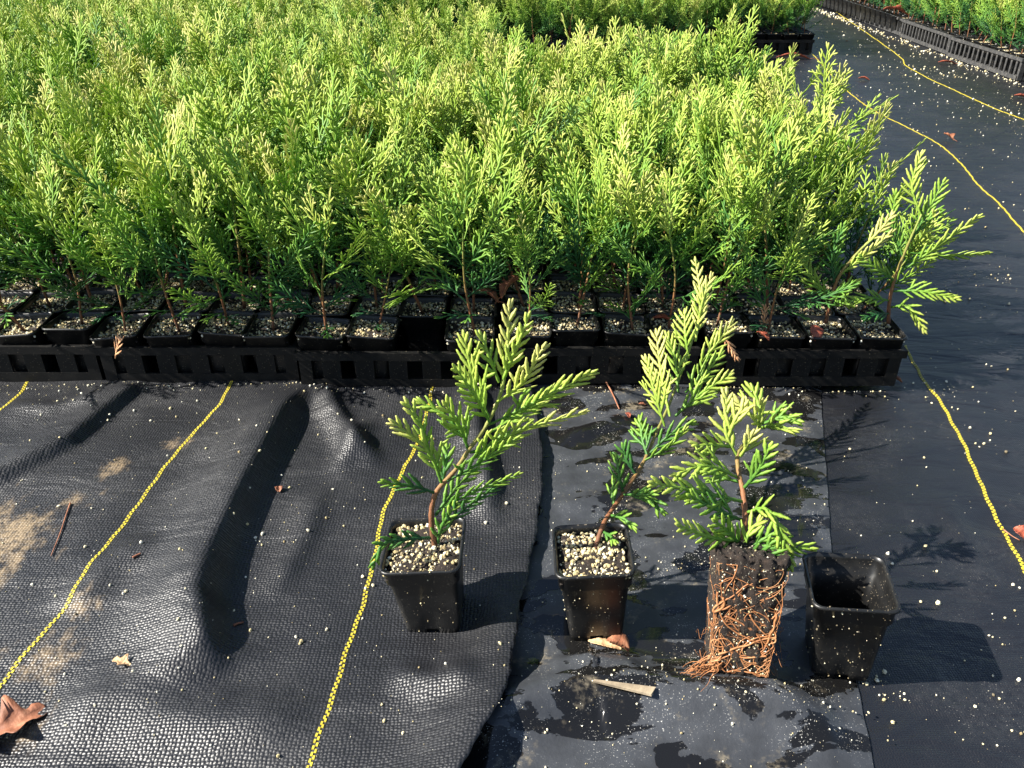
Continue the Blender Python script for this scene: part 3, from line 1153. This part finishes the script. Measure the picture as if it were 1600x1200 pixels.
# seedling one, on the draped fabric
b1 = gp(690, 960)
loc1 = Vector((-.069, .543, .0075))
s1 = big_pot('potted arborvitae on the woven fabric, stem bending to one side over a yellow thread', loc1, (R(2), R(-4.5), R(-2)), .069, .086, 'seedling', 91)
z1 = lambda x, y: (560 + x / 2.1825, 460 + y / 2.1825)
st1pts = [(263, 868, .566), (250, 790, .568), (252, 715, .572), (275, 660, .577), (330, 600, .585), (380, 525, .592), (440, 440, .600), (490, 320, .606), (512, 170, .612)]
inv = Matrix.LocRotScale(loc1, Euler((R(2), R(-4.5), R(-2))), None).inverted()


def hero_plant(root, loc, rot, z2p, spts, r0, r1, fronds, wd=.0034, dD=0):
    """stem and fronds in world axes under a root that may be tilted"""
    Mi = Matrix.LocRotScale(Vector(loc), Euler(rot), None).inverted()
    base = at(*z2p(spts[0][0], spts[0][1]), spts[0][2] + dD)
    st = hero_stem(root, [at(*z2p(x, y), D + dD) - base for (x, y, D) in spts], r0, r1)
    st.matrix_local = Mi @ Matrix.Translation(base)
    hero_fronds(st, base, fronds, z2p, wd, dD)
    return st


hero_plant(s1, loc1, (R(2), R(-4.5), R(-2)), z1, st1pts, .0026, .0013, [
    ([(490, 320, .606), (508, 180, .612), (515, 35, .618)], .013, .62, .88, 10),
    ([(495, 290, .606), (560, 130, .60), (580, 75, .60)], .009, .62, .86, 15),
    ([(480, 300, .606), (445, 210, .61), (418, 140, .615)], .013, .60, .86, 25),
    ([(470, 370, .603), (560, 300, .59), (632, 178, .585)], .016, .58, .90, 30),
    ([(445, 420, .60), (395, 300, .605), (360, 140, .612)], .020, .52, .84, -25),
    ([(450, 440, .60), (400, 350, .59), (330, 250, .58)], .014, .50, .78, 30),
    ([(445, 445, .60), (600, 370, .59), (800, 265, .58)], .017, .50, .88, 42),
    ([(450, 470, .60), (560, 400, .62), (700, 300, .64)], .014, .48, .80, -35),
    ([(340, 590, .586), (540, 470, .575), (770, 402, .565)], .017, .36, .78, 52),
    ([(380, 540, .592), (450, 520, .60), (550, 470, .61)], .012, .34, .62, 30),
    ([(300, 640, .58), (420, 570, .57), (540, 490, .56)], .014, .26, .60, 50),
    ([(265, 745, .57), (380, 680, .56), (545, 614, .552)], .014, .20, .58, 55),
    ([(262, 755, .57), (340, 650, .59), (400, 600, .60)], .012, .20, .45, 20),
    ([(300, 800, .566), (350, 740, .56), (460, 665, .555)], .012, .16, .42, 50),
    ([(375, 530, .592), (345, 450, .59), (295, 375, .585)], .019, .34, .72, 15),
    ([(370, 500, .592), (290, 410, .60), (205, 365, .605)], .013, .30, .66, -30),
    ([(285, 645, .578), (235, 530, .575), (118, 435, .57)], .016, .24, .70, -18),
    ([(245, 560, .576), (215, 450, .585), (165, 365, .59)], .010, .30, .62, 20),
    ([(268, 680, .575), (190, 655, .57), (85, 642, .56)], .011, .14, .42, -35),
    ([(250, 830, .566), (130, 838, .548), (75, 862, .535), (52, 925, .532)], .009, .14, .46, -20),
    ([(270, 850, .566), (285, 790, .562), (330, 720, .56)], .009, .14, .40, 10),
    ([(285, 650, .578), (300, 560, .59), (300, 520, .60)], .010, .24, .50, 0),
], .0040, -.022)

# seedling two, on the plastic strip, bent far back
loc2, rot2 = Vector((.0745, .534, .007)), (R(0), R(-4), R(0))
s2 = big_pot('potted arborvitae on the plastic strip, its plume leaning far back towards the trays', loc2, rot2, .067, .086, 'seedling', 92)
z2 = lambda x, y: (820 + x / 1.875, 400 + y / 1.875)
hero_plant(s2, loc2, rot2, z2, [(205, 862, .556), (225, 800, .572), (245, 760, .588), (300, 680, .622), (350, 600, .66), (385, 520, .70), (425, 430, .75), (470, 310, .80), (505, 200, .84)], .0023, .0012, [
    ([(500, 250, .82), (515, 130, .86), (500, 12, .90)], .014, .66, .92, 0),
    ([(505, 210, .84), (525, 120, .85), (548, 60, .86)], .012, .64, .90, 20),
    ([(480, 300, .80), (470, 230, .81), (468, 165, .83)], .020, .58, .86, -20),
    ([(500, 330, .79), (560, 260, .80), (606, 195, .81)], .018, .56, .92, 20),
    ([(425, 470, .73), (400, 350, .76), (385, 225, .79)], .024, .44, .80, -15),
    ([(450, 400, .76), (440, 300, .79), (415, 230, .81)], .018, .48, .80, 20),
    ([(470, 400, .76), (530, 340, .78), (577, 287, .79)], .018, .46, .84, 25),
    ([(440, 470, .73), (520, 400, .74), (602, 350, .75)], .020, .40, .74, 10),
    ([(410, 500, .71), (380, 400, .72), (355, 300, .74)], .020, .38, .70, -30),
    ([(390, 530, .70), (350, 510, .70), (332, 490, .71)], .016, .20, .44, 0),
    ([(360, 590, .665), (345, 540, .68), (335, 480, .70)], .016, .18, .42, -20),
    ([(365, 580, .67), (430, 520, .675), (490, 490, .68)], .014, .24, .50, 25),
    ([(350, 600, .66), (420, 560, .655), (470, 510, .66)], .010, .22, .44, 40),
    ([(325, 640, .64), (300, 600, .645), (288, 560, .65)], .016, .14, .36, -10),
    ([(290, 700, .615), (275, 640, .62), (268, 590, .63)], .013, .12, .34, -20),
    ([(310, 690, .62), (360, 700, .60), (402, 750, .585)], .013, .18, .40, 0),
    ([(290, 700, .612), (330, 700, .60), (380, 700, .59)], .012, .20, .46, 35),
    ([(265, 735, .60), (255, 700, .61), (262, 660, .62)], .010, .12, .32, -20),
    ([(250, 760, .588), (290, 770, .575), (318, 792, .565)], .008, .22, .44, 20),
    ([(225, 805, .572), (250, 820, .56), (262, 838, .55)], .005, .25, .46, 0),
], .0040, -.014)

# seedling three, lifted out of its pot: peat plug held by its roots
rot3 = (R(-21), R(0.5), R(-10))
loc3 = Vector((.1885, .482, .0125))
s3 = thing('bare_root_seedling', 'arborvitae lifted out of its pot, orange roots wrapping its peat plug', 'seedling', loc3, None, rot3)
random.seed(5)
PH3 = .104


def plug_half(z):
    return .0228 + .0060 * z / PH3


def plug_noise(x, y, z):
    return .0011 * (math.sin(x * 310 + z * 170) + math.sin(y * 270 - z * 240) + math.sin((x + y) * 520 + z * 90) * .6)


bm = bmesh.new()
bmesh.ops.create_cube(bm, size=1)
bmesh.ops.subdivide_edges(bm, edges=bm.edges[:], cuts=26, use_grid_fill=True)
for v in bm.verts:
    x, y, z = v.co.x * 2, v.co.y * 2, (v.co.z + .5)
    m_ = max(abs(x), abs(y))
    n8 = (abs(x) ** 7 + abs(y) ** 7) ** (1 / 7) or 1
    k = m_ / n8
    hw = plug_half(z * PH3)
    v.co = Vector((x * k * hw, y * k * hw, z * PH3))
    q = plug_noise(*v.co) * .7 + random.uniform(-.0014, .0014)
    o_ = Vector((x, y, 0))
    if z in (0, 1): v.co.z += q * 1.5
    elif o_.length: v.co += o_.normalized() * q
me = bpy.data.meshes.new('peat_plug')
bm.to_mesh(me); bm.free()
me.materials.append(M_SOIL)
me.polygons.foreach_set('use_smooth', [True] * len(me.polygons))
plug = link('peat_plug', me, s3)
pb = MB()
for _ in range(560):
    f = random.choice((0, 0, 0, 1, 2, 3))
    z = random.uniform(.004, PH3 - .004)
    a = random.uniform(-.92, .92)
    hw = plug_half(z) + .0002
    p = {0: (a * hw, -hw, z), 1: (-hw, a * hw, z), 2: (hw, a * hw, z), 3: (a * hw * .95, random.uniform(-.9, .9) * hw, PH3)}[f]
    lump(pb, p, random.uniform(.0004, .0010), age=random.choice((.05, .1, .3, .6, .8, 1)))
tag(link('perlite', pb.mesh('perlite', M_PERL, False), plug), kind='stuff')


def root_pt(face, a, z, lift):
    hw = plug_half(z) + lift
    return Vector((a * hw, -hw, z)) if face == 0 else Vector((-hw, a * hw, z)) if face == 1 else Vector((hw, a * hw, z))


def wander(face, a, z, da, dz, n, r, lift=.0004):
    """a root creeping over one face of the plug, always turning a little"""
    pts = []
    th = math.atan2(dz, da * .026 + 1e-6)
    om = random.gauss(0, .25)
    st = random.uniform(.0035, .0055)
    for i in range(n):
        hw = plug_half(z)
        pts.append(root_pt(face, a, z, lift + random.uniform(-.0004, .0004)))
        om = om * .8 + random.gauss(0, .16)
        th += om
        na, nz = a + st * math.cos(th) / hw, z + st * math.sin(th)
        if abs(na) > .96 or nz < .003 or nz > PH3 * .93:
            th += 1.1 if om > 0 else -1.1
            na = max(-.97, min(.97, na)); nz = max(.003, min(PH3 * .93, nz))
        a, z = na, nz
    return catmull(pts, 4), r


rt = MB()
for k in range(84):
    f = random.choice((0, 0, 0, 0, 1, 2))
    e = random.random()
    a0 = random.choice((-.88, -.75, .75, .88, random.uniform(-.9, .9)))
    z0 = random.uniform(.004, .088) * random.choice((.5, 1, 1))
    p, r_ = wander(f, a0, z0, random.gauss(0, .10), random.gauss(0, .0050), random.randint(10, 22), random.choice((.0002, .00025, .0003, .0004, .0006)))
    tube(rt, p, [r_ * (1 - .65 * i / len(p)) for i in range(len(p))], 5)
# heavier roots running down both front edges and across the middle and the bottom
for (a, z, da, dz, n, r_) in ((-.9, .072, .02, -.006, 14, .0011), (-.72, .068, .10, -.003, 14, .0012), (.86, .060, -.01, -.006, 12, .0011), (-.6, .052, .13, -.0005, 13, .0010),
                              (-.7, .018, .12, .001, 14, .0011), (-.95, .010, .13, .0, 15, .0009), (.8, .022, -.12, .0, 12, .0010), (.1, .056, .08, -.005, 12, .0009), (-.4, .066, .0, -.007, 10, .0010)):
    p, r_ = wander(0, a, z, da, dz, n, r_ * .9, .0006)
    tube(rt, p, [r_ * (1 - .55 * i / len(p)) for i in range(len(p))], 6)
tag(link('roots', rt.mesh('roots', M_ROOT), plug), kind='stuff')
rt = MB()   # loose ends trailing over the plastic
for k in range(30):
    a = random.uniform(-1, -.55)
    p0 = root_pt(0, a, random.uniform(.002, .016), 0)
    dr = Vector((random.uniform(-1, -.25), random.uniform(-.55, .25), 0)).normalized()
    ln = random.uniform(.008, .032)
    pts = [p0]
    for i in range(1, 6):
        u_ = i / 5
        pts.append(p0 + dr * ln * u_ + Vector((random.gauss(0, .0016), random.gauss(0, .0016), -(p0.z + .006) * u_ * .9 + random.uniform(.0, .004) * math.sin(u_ * 3) + .0006)))
    q = catmull(pts, 4)
    tube(rt, q, [random.uniform(.0003, .0006) * (1 - .7 * i / len(q)) for i in range(len(q))], 5)
for k in range(12):
    f = random.choice((1, 2, 2, 2))
    z = random.uniform(.006, .05)
    p0 = root_pt(f, random.uniform(-.9, .5), z, 0)
    sx = -1 if f == 1 else 1
    pts = [p0]
    for i in range(1, 6):
        pts.append(p0 + Vector((sx * .0022 * i + random.gauss(0, .001), random.gauss(0, .002) * i, random.gauss(0, .0015) * i - .001 * i)))
    q = catmull(pts, 4)
    tube(rt, q, [.00025 * (1 - .6 * i / len(q)) for i in range(len(q))], 4)
tag(link('loose_roots', rt.mesh('loose_roots', M_ROOT), plug), kind='stuff', label='loose orange root ends trailing over the plastic')

z3 = lambda x, y: (1000 + x / 2.307, 580 + y / 2.307)
hero_plant(s3, loc3, rot3, z3, [(368, 668, .520), (374, 590, .534), (379, 515, .548), (370, 430, .565), (357, 370, .578), (352, 300, .592), (385, 255, .602), (415, 225, .61), (440, 170, .62), (440, 120, .63)], .0027, .0013, [
    ([(440, 160, .62), (425, 110, .63), (405, 60, .64)], .015, .58, .84, 10),
    ([(430, 200, .615), (385, 140, .625), (350, 110, .63)], .016, .55, .80, -20),
    ([(445, 150, .62), (500, 150, .615), (545, 165, .61)], .014, .54, .76, 25),
    ([(440, 190, .618), (510, 165, .61), (573, 178, .60)], .015, .48, .70, -20),
    ([(435, 205, .615), (490, 195, .60), (555, 215, .59)], .013, .46, .68, 30),
    ([(430, 215, .612), (430, 160, .60), (440, 110, .595)], .014, .52, .76, 40),
    ([(352, 310, .59), (310, 220, .60), (312, 75, .62)], .012, .56, .86, 15),
    ([(318, 240, .598), (345, 170, .60), (380, 120, .605)], .014, .54, .80, 0),
    ([(325, 272, .594), (262, 265, .585), (203, 268, .578)], .017, .54, .78, 0),
    ([(360, 310, .59), (385, 270, .59), (405, 225, .59)], .014, .46, .72, 20),
    ([(372, 425, .566), (425, 360, .56), (470, 270, .56)], .017, .36, .58, 0),
    ([(358, 385, .576), (240, 340, .565), (124, 372, .555)], .017, .40, .72, 15),
    ([(360, 400, .573), (290, 380, .58), (215, 340, .585)], .014, .38, .60, -25),
    ([(370, 470, .556), (240, 440, .54), (44, 402, .52)], .018, .36, .74, 10),
    ([(375, 540, .545), (280, 500, .535), (180, 450, .525)], .017, .34, .58, 20),
    ([(372, 610, .532), (260, 600, .515), (140, 555, .50)], .015, .32, .56, 15),
    ([(370, 640, .525), (320, 580, .52), (270, 540, .515)], .014, .32, .54, 0),
    ([(385, 510, .548), (455, 498, .53), (510, 580, .515), (545, 705, .505)], .011, .40, .58, 0),
    ([(375, 640, .524), (395, 580, .53), (430, 540, .535)], .012, .32, .56, 0),
    ([(378, 650, .522), (440, 610, .52), (495, 575, .52)], .013, .32, .54, 20),
    ([(378, 655, .521), (480, 640, .515), (622, 640, .51)], .014, .30, .60, 40),
    ([(385, 655, .52), (450, 660, .505), (520, 665, .50)], .012, .28, .46, 30),
], .0043)

# the empty pot
loc4, rot4 = Vector((.2795, .494, .0045)), (R(0), R(-4), R(-9))
o4 = thing('empty_pot', 'empty black square nursery pot with a dusty rim, standing on the fabric', 'pot', loc4, None, rot4)
pm = link('pot', pot_mesh('pot', .0665, .090, M_POT), o4)
pot_crumbs(pm, .0665, .090, 80)

# two bespoke plants at the front corner of the bed
random.seed(8)
for (s, lab, spts, frs) in (
        (corner, 'arborvitae in the corner pot of the dense bed, a long spray reaching over the path',
         [(1388, 505, .985), (1390, 470, .985), (1400, 430, .985), (1420, 380, .985), (1440, 335, .985)],
         [([(1425, 375, .985), (1450, 330, .99), (1475, 283, .995)], .020, .34, .66, 15),
          ([(1408, 425, .985), (1465, 385, .97), (1530, 338, .96)], .013, .40, .84, 25),
          ([(1420, 395, .985), (1480, 400, .975), (1545, 395, .965)], .012, .36, .72, 50),
          ([(1395, 455, .985), (1440, 455, .97), (1497, 468, .955)], .014, .36, .80, 0),
          ([(1392, 480, .985), (1420, 480, .965), (1446, 518, .95)], .012, .34, .70, 10),
          ([(1400, 440, .985), (1370, 420, .98), (1345, 400, .98)], .016, .24, .44, 0),
          ([(1392, 470, .985), (1360, 465, .975), (1325, 470, .97)], .018, .20, .40, 20),
          ([(1410, 400, .985), (1395, 350, 1.0), (1400, 300, 1.01)], .016, .34, .56, -20),
          ([(1440, 340, .985), (1425, 290, 1.0), (1440, 240, 1.01)], .016, .46, .74, 0),
          ([(1390, 490, .985), (1375, 490, .97), (1350, 497, .96)], .014, .18, .34, 20)]),
        (corner2, 'spindly arborvitae next to the corner pot, its bright shoot arching sideways',
         [(1290, 505, .985), (1298, 470, .985), (1312, 430, .985), (1340, 395, .985), (1365, 372, .985)],
         [([(1350, 385, .985), (1375, 360, .99), (1395, 335, .995)], .014, .56, .82, 10),
          ([(1312, 430, .985), (1350, 400, .98), (1395, 362, .975)], .010, .50, .76, 20),
          ([(1300, 465, .985), (1325, 445, .98), (1340, 440, .975)], .014, .44, .62, 0),
          ([(1305, 450, .985), (1300, 400, .99), (1320, 350, .995)], .020, .30, .52, 0),
          ([(1295, 480, .985), (1315, 470, .97), (1330, 478, .965)], .014, .40, .60, 10),
          ([(1298, 470, .985), (1270, 440, .99), (1255, 400, 1.0)], .018, .22, .44, 0)])):
    loc, rot = Vector((s[0], s[1], .008)), (.03, .04, .02)
    o = thing('potted_seedling', lab, 'seedling', loc, None, rot)
    link('pot', ME_POT, o)
    q = link('potting_mix', ME_MIX[1][0], o); tag(link('perlite', ME_MIX[1][1], q), kind='stuff')
    hero_plant(o, loc, rot, lambda x, y: (x, y), spts, .0026, .0013, frs, .0042)


# ------------------------------------------------------------------ dead leaves, chips, twigs
def leaf_mesh(name, length, width, lobes, mat, curl, seed, thick=.0004):
    """a dry leaf: lobed outline, curled about its midrib, with real thickness"""
    rn = random.Random(seed)
    n = 26
    mb = MB()
    rows = []
    for i in range(n + 1):
        u_ = i / n
        prof = math.sin(math.pi * min(1, u_ * .96 + .02)) ** .75
        if lobes:
            prof *= .42 + .75 * (abs(((u_ * lobes + .15) % 1) - .5) * 2) ** 1.3
        hw = max(.0004, width / 2 * prof * rn.uniform(.88, 1.1))
        rows.append((u_ * length - length / 2, hw))
    m_ = 5
    for sgn in (1, -1):
        for (y, hw) in rows:
            for j in range(-m_ // 2 + 1, m_ // 2 + 1):
                t = j / (m_ // 2)
                x = t * hw
                z = curl * (t * t) * hw * 1.3 + .12 * curl * length * math.cos(y / length * 4) + rn.uniform(-.0005, .0005)
                mb.v.append((x, y, z + sgn * thick))
    k = 2 * (m_ // 2) + 1 if False else len(range(-m_ // 2 + 1, m_ // 2 + 1))
    half = (n + 1) * k
    for i in range(n):
        for j in range(k - 1):
            a = i * k + j
            mb.f.append([a, a + 1, a + k + 1, a + k])
            b = a + half
            mb.f.append([b, b + k, b + k + 1, b + 1])
    for i in range(n):
        for j in (0, k - 1):
            a = i * k + j
            q = [a, a + k, a + k + half, a + half]
            mb.f.append(q if j == 0 else q[::-1])
    for i, fl in ((0, 1), (n, 0)):
        for j in range(k - 1):
            a = i * k + j
            q = [a, a + half, a + half + 1, a + 1]
            mb.f.append(q if fl else q[::-1])
    return mb.mesh(name, mat)


def put_leaf(px, py, length, width, lobes, mat, curl, seed, rot, hf, label, z=None, extra=.002, nm='dead_leaf', cat='leaf', stalk=True):
    g = gp(px, py, z or .006)
    zz = (z if z is not None else float(hf(np.array([g.x]), np.array([g.y]))[0])) + extra
    o = link(nm, leaf_mesh(nm, length, width, lobes, mat, curl, seed), None, (g.x, g.y, zz), rot)
    tag(o, label, cat)
    if stalk:
        mb = MB()
        tube(mb, catmull([(0, -length * .48, .0006), (.001, -length * .65, .002), (.003, -length * .8, .001)], 3), .0006, 5)
        link('leaf_stalk', mb.mesh('leaf_stalk', mat), o)
    return o


put_leaf(14, 1145, .060, .040, 3, M_LEAF, .5, 1, (.06, .05, -.9), h_sheet, 'large curled brown oak leaf on the sandy woven fabric', extra=-.001)
put_leaf(965, 1014, .021, .017, 0, M_LEAF, .6, 2, (.2, .3, 1.2), h_film, 'orange brown leaf fragment at the foot of a pot on the plastic', extra=.004, stalk=False)
put_leaf(197, 1054, .017, .012, 2, M_LEAF_PALE, .4, 3, (.1, .1, 1.3), h_sheet, 'small pale tan lobed leaf scrap on the woven fabric', extra=.002, stalk=False)
put_leaf(437, 772, .009, .008, 0, M_LEAF, .5, 4, (.1, .1, .3), h_sheet, 'tiny rust brown leaf scrap lying beside the tall fabric fold', extra=.002, stalk=False)
put_leaf(1482, 216, .035, .028, 2, M_LEAF, .5, 5, (.3, .1, .5), h_ground, 'tan brown lobed leaf lying on the path between yellow threads', extra=.010)
put_leaf(1480, 98, .07, .022, 0, M_LEAF_RED, .4, 6, (.1, .1, 1.5), h_ground, 'long rusty leaf lying at the foot of the slatted trays', extra=.006)
put_leaf(1597, 152, .05, .03, 0, M_LEAF_RED, .4, 7, (.2, .1, 1.1), h_ground, 'red brown leaf on the path beside the outer yellow thread', extra=.006, stalk=False)
put_leaf(1597, 832, .018, .018, 0, M_LEAF_RED, .5, 8, (.3, -.2, .6), h_ground, 'orange red leaf touching the yellow thread on the bare path fabric', extra=.003)
put_leaf(1350, 123, .04, .02, 0, M_LEAF_RED, .5, 9, (.1, .1, 1.0), h_ground, 'small red leaf on the path close behind the dense bed', extra=.005, stalk=False)
put_leaf(1240, 90, .14, .03, 0, M_LEAF_RED, .5, 10, (.05, .1, 1.5), h_ground, 'rusty leaf in the gap at the foot of the far bed', extra=.006)
put_leaf(1400, 18, .12, .06, 2, M_LEAF_RED, .6, 11, (.2, .1, 1.3), h_ground, 'red brown leaf caught among seedlings beyond the path', z=.10, extra=0)
put_leaf(980, 658, .010, .007, 0, M_LEAF_RED, .5, 12, (.1, .2, .4), h_film, 'dark red seed-like scrap on the wet plastic strip', extra=.002, stalk=False)
put_leaf(1003, 635, .009, .005, 0, M_LEAF, .5, 13, (.1, .2, 1.4), h_film, 'flat brown scrap on the wet plastic strip near the trays', extra=.002, stalk=False)
put_leaf(800, 448, .045, .022, 0, M_LEAF, .7, 14, (.5, -.3, -1.0), None, 'folded brown leaf resting among stems above the front row pots', z=.112, extra=0)
put_leaf(760, 462, .040, .018, 0, M_LEAF, .6, 15, (.3, .3, 1.2), None, 'brown leaf lying flat on the front row pots under the stems', z=.100, extra=0)
put_leaf(1037, 500, .030, .012, 0, M_LEAF_RED, .6, 16, (.2, .2, 1.5), None, 'rusty curled leaf lying across a pot rim of the dense bed', z=.079, extra=0, stalk=False)
put_leaf(1272, 520, .022, .020, 0, M_LEAF_RED, .4, 17, (.9, .1, .4), None, 'red brown leaf standing upright in the perlite of a pot', z=.084, extra=0, stalk=False)
put_leaf(1192, 525, .020, .012, 0, M_LEAF_RED, .5, 18, (.3, .2, .9), None, 'crumpled rust leaf on the potting mix beside dead foliage', z=.083, extra=0, stalk=False)
put_leaf(598, 152, .030, .018, 0, M_LEAF_RED, .6, 19, (.7, .3, .5), None, 'dark red leaf caught on top of the dense foliage', z=.235, extra=0, stalk=False)
put_leaf(945, 1010, .03, .009, 0, M_LEAF_PALE, .3, 20, (.05, .05, 1.3), h_film, 'sandy tan leaf strip under a pot edge on the plastic', extra=.0015, stalk=False)
put_leaf(1400, 592, .018, .012, 0, M_LEAF, .5, 23, (.2, .2, 1.2), h_ground, 'brown leaf in shade at the corner of the front tray', extra=.004, stalk=False)

# dead arborvitae sprigs
def sprig(pts, mat, label, wid, wd=.0032, stem_up=.0):
    P = [Vector(p) for p in pts]
    base = P[0].copy()
    mb = MB()
    frond(mb, [p - base for p in P], Vector((0, -.6, .8)).normalized(), wid, .3, .7, wd, True, random, .0042)
    o = link('dead_sprig', mb.mesh('dead_sprig', mat), None, base)
    return tag(o, label, 'sprig')


M_DEADF = plain_mat('dead_foliage', [(.2, (.30, .11, .04)), (.5, (.55, .28, .13)), (.8, (.70, .45, .27))], 90, .7)
sprig([at(180, 560, .938), at(182, 548, .936), at(187, 530, .938)], M_DEADF, 'dry orange sprig caught on the front rim of a tray', .012)
sprig([at(1130, 520, .94), at(1140, 540, .935), at(1152, 560, .93)], M_DEADF, 'dry tan sprig hanging over the front rim of a tray', .006)
sprig([at(1193, 530, .985), at(1194, 505, .985), at(1196, 480, .985)], M_DEADF, 'dead rust sprig standing in a front row pot', .007)

mb = MB()     # wedge of weathered wood
b = [(-.027, -.001, 0), (.020, -.005, 0), (.022, .004, 0), (-.027, .001, 0)]
for z in (0, .0018):
    for (x, y, _) in b: mb.v.append((x + random.uniform(-.0008, .0008), y * (1 if z == 0 else .9), z + x * .02))
for q in ((0, 3, 2, 1), (4, 5, 6, 7), (0, 1, 5, 4), (1, 2, 6, 5), (2, 3, 7, 6), (3, 0, 4, 7)): mb.f.append(list(q))
g = gp(978, 1086, .016)
o = tag(link('wood_chip', mb.mesh('wood_chip', M_WOOD, False), None, (g.x, g.y, float(h_film(np.array([g.x]), np.array([g.y]))[0]) + .0025), (.0, .06, -.18)), 'thin tan wedge of wood lying on the plastic fold', 'wood chip')


def twig(pxs, hf, label, r=.0009):
    pts = []
    for p in pxs:
        g = gp(*p, .012)
        pts.append(Vector((g.x, g.y, float(hf(np.array([g.x]), np.array([g.y]))[0]) + .0014)))
    base = pts[0].copy()
    mb = MB()
    q = catmull([p - base for p in pts], 4)
    tube(mb, q, [r * (1 - .4 * i / len(q)) for i in range(len(q))], 6)
    return tag(link('twig', mb.mesh('twig', M_LEAF), None, base), label, 'twig')


twig([(110, 786), (102, 808), (94, 832), (80, 868)], h_sheet, 'thin straight red brown twig lying across the sand stain')
twig([(210, 880), (216, 877), (223, 874)], h_sheet, 'short orange twig bit beside a yellow thread', .0012)
twig([(943, 585), (955, 612), (968, 635)], h_film, 'dark broken twig leaning at the foot of the front tray', .0013)
twig([(366, 981), (373, 976), (381, 973)], h_sheet, 'short brown bark bit at the foot of the tall fold', .0011)
twig([(1572, 815), (1586, 826), (1598, 833)], h_ground, 'fine dark twig by the orange red leaf', .0007)


# ------------------------------------------------------------------ spilled perlite and grit
def scatter(name, n, zone, hf, rmin, rmax, label, clusters=(), pw=3.0):
    mb = MB()
    xs_, ys_ = [], []
    for _ in range(n):
        p = zone()
        if p is None: continue
        xs_.append(p[0]); ys_.append(p[1])
    for (px, py, k, sp) in clusters:
        g = gp(px, py)
        for _ in range(k):
            xs_.append(g.x + random.gauss(0, sp)); ys_.append(g.y + random.gauss(0, sp * .7))
    H = hf(np.array(xs_), np.array(ys_))
    for x, y, z in zip(xs_, ys_, H):
        r_ = (rmin + (rmax - rmin) * random.random() ** pw) * (1 + max(0, y - 1.2) * .35)
        lump(mb, (x, y, float(z) + r_ * .5), r_, age=min(1, max(.05, random.gauss(.72, .25))))
    return tag(link(name, mb.mesh(name, M_PERL, False)), label, 'perlite', None, 'stuff')


random.seed(99)


def zone_sheet():
    y = random.uniform(.33, .945)
    x = random.uniform(-.78, float(edge_x(EDGE, y)) - .004)
    return x, y


def zone_film():
    y = random.uniform(.33, .945)
    return random.uniform(float(edge_x(EDGE, y)) + .006, float(edge_x(SEAM, y)) - .003), y


def zone_path():
    y = .33 + 5.0 * random.random() ** 2.0
    x0 = float(edge_x(SEAM, y)) + .004 if y < .95 else (BED_R + .02 if y < 2.05 else (.2 if y < 3.4 else 1.28))
    return random.uniform(x0, 1.80 if y > .95 else .9), y


scatter('spilled_perlite', 900, zone_sheet, h_sheet, .0004, .0022, 'white perlite crumbs spilled over the creased woven fabric',
        [(395, 855, 9, .008), (455, 862, 6, .005), (110, 640, 14, .02), (270, 612, 14, .03), (90, 612, 14, .03), (490, 625, 8, .01), (780, 1140, 4, .006), (665, 605, 12, .03)], 4)
scatter('perlite_on_plastic', 560, zone_film, h_film, .0002, .0013, 'white perlite crumbs spilled over the smooth plastic strip',
        [(1000, 1035, 10, .012), (960, 1130, 60, .03), (1180, 1090, 60, .04), (1290, 1120, 30, .02), (1230, 870, 25, .02), (1060, 900, 14, .012), (900, 620, 30, .03), (860, 790, 10, .01)], 3)
scatter('perlite_on_path', 1500, zone_path, h_ground, .0003, .0024, 'white perlite crumbs scattered along the fabric path',
        [(1390, 1085, 16, .008), (1370, 1060, 14, .008), (1460, 600, 40, .02), (1480, 625, 20, .02), (1500, 470, 60, .04), (1540, 430, 50, .04), (1560, 170, 90, .12),
         (1490, 120, 60, .10), (1450, 110, 60, .12), (1560, 1130, 30, .04), (1580, 960, 20, .03)], 4.5)


def zone_edge():
    return 1.79 + random.gauss(0, .02), random.uniform(2.5, 5.8)


scatter('perlite_by_trays', 420, zone_edge, h_ground, .0008, .0028, 'pale line of perlite gathered at the foot of the slatted trays', (), 1.5)


def zone_tray():
    return random.uniform(-.72, .5), random.choice((.947, .9485, random.uniform(.925, .949)))


scatter('perlite_by_front_trays', 320, zone_tray, lambda x, y: np.where(x < .02, h_sheet(x, y), np.where(x < .39, h_film(x, y), h_ground(x, y))), .0004, .0016,
        'perlite crumbs gathered at the foot of the front trays', (), 2.5)


def zone_far():
    y = random.uniform(1.0, 4.2)
    return random.uniform(BED_R + .05 if y < 2.05 else .9, 1.78), y


scatter('perlite_far_path', 750, zone_far, h_ground, .0004, .0018, 'fine perlite specks strewn along the far stretch of the path', (), 2.5)
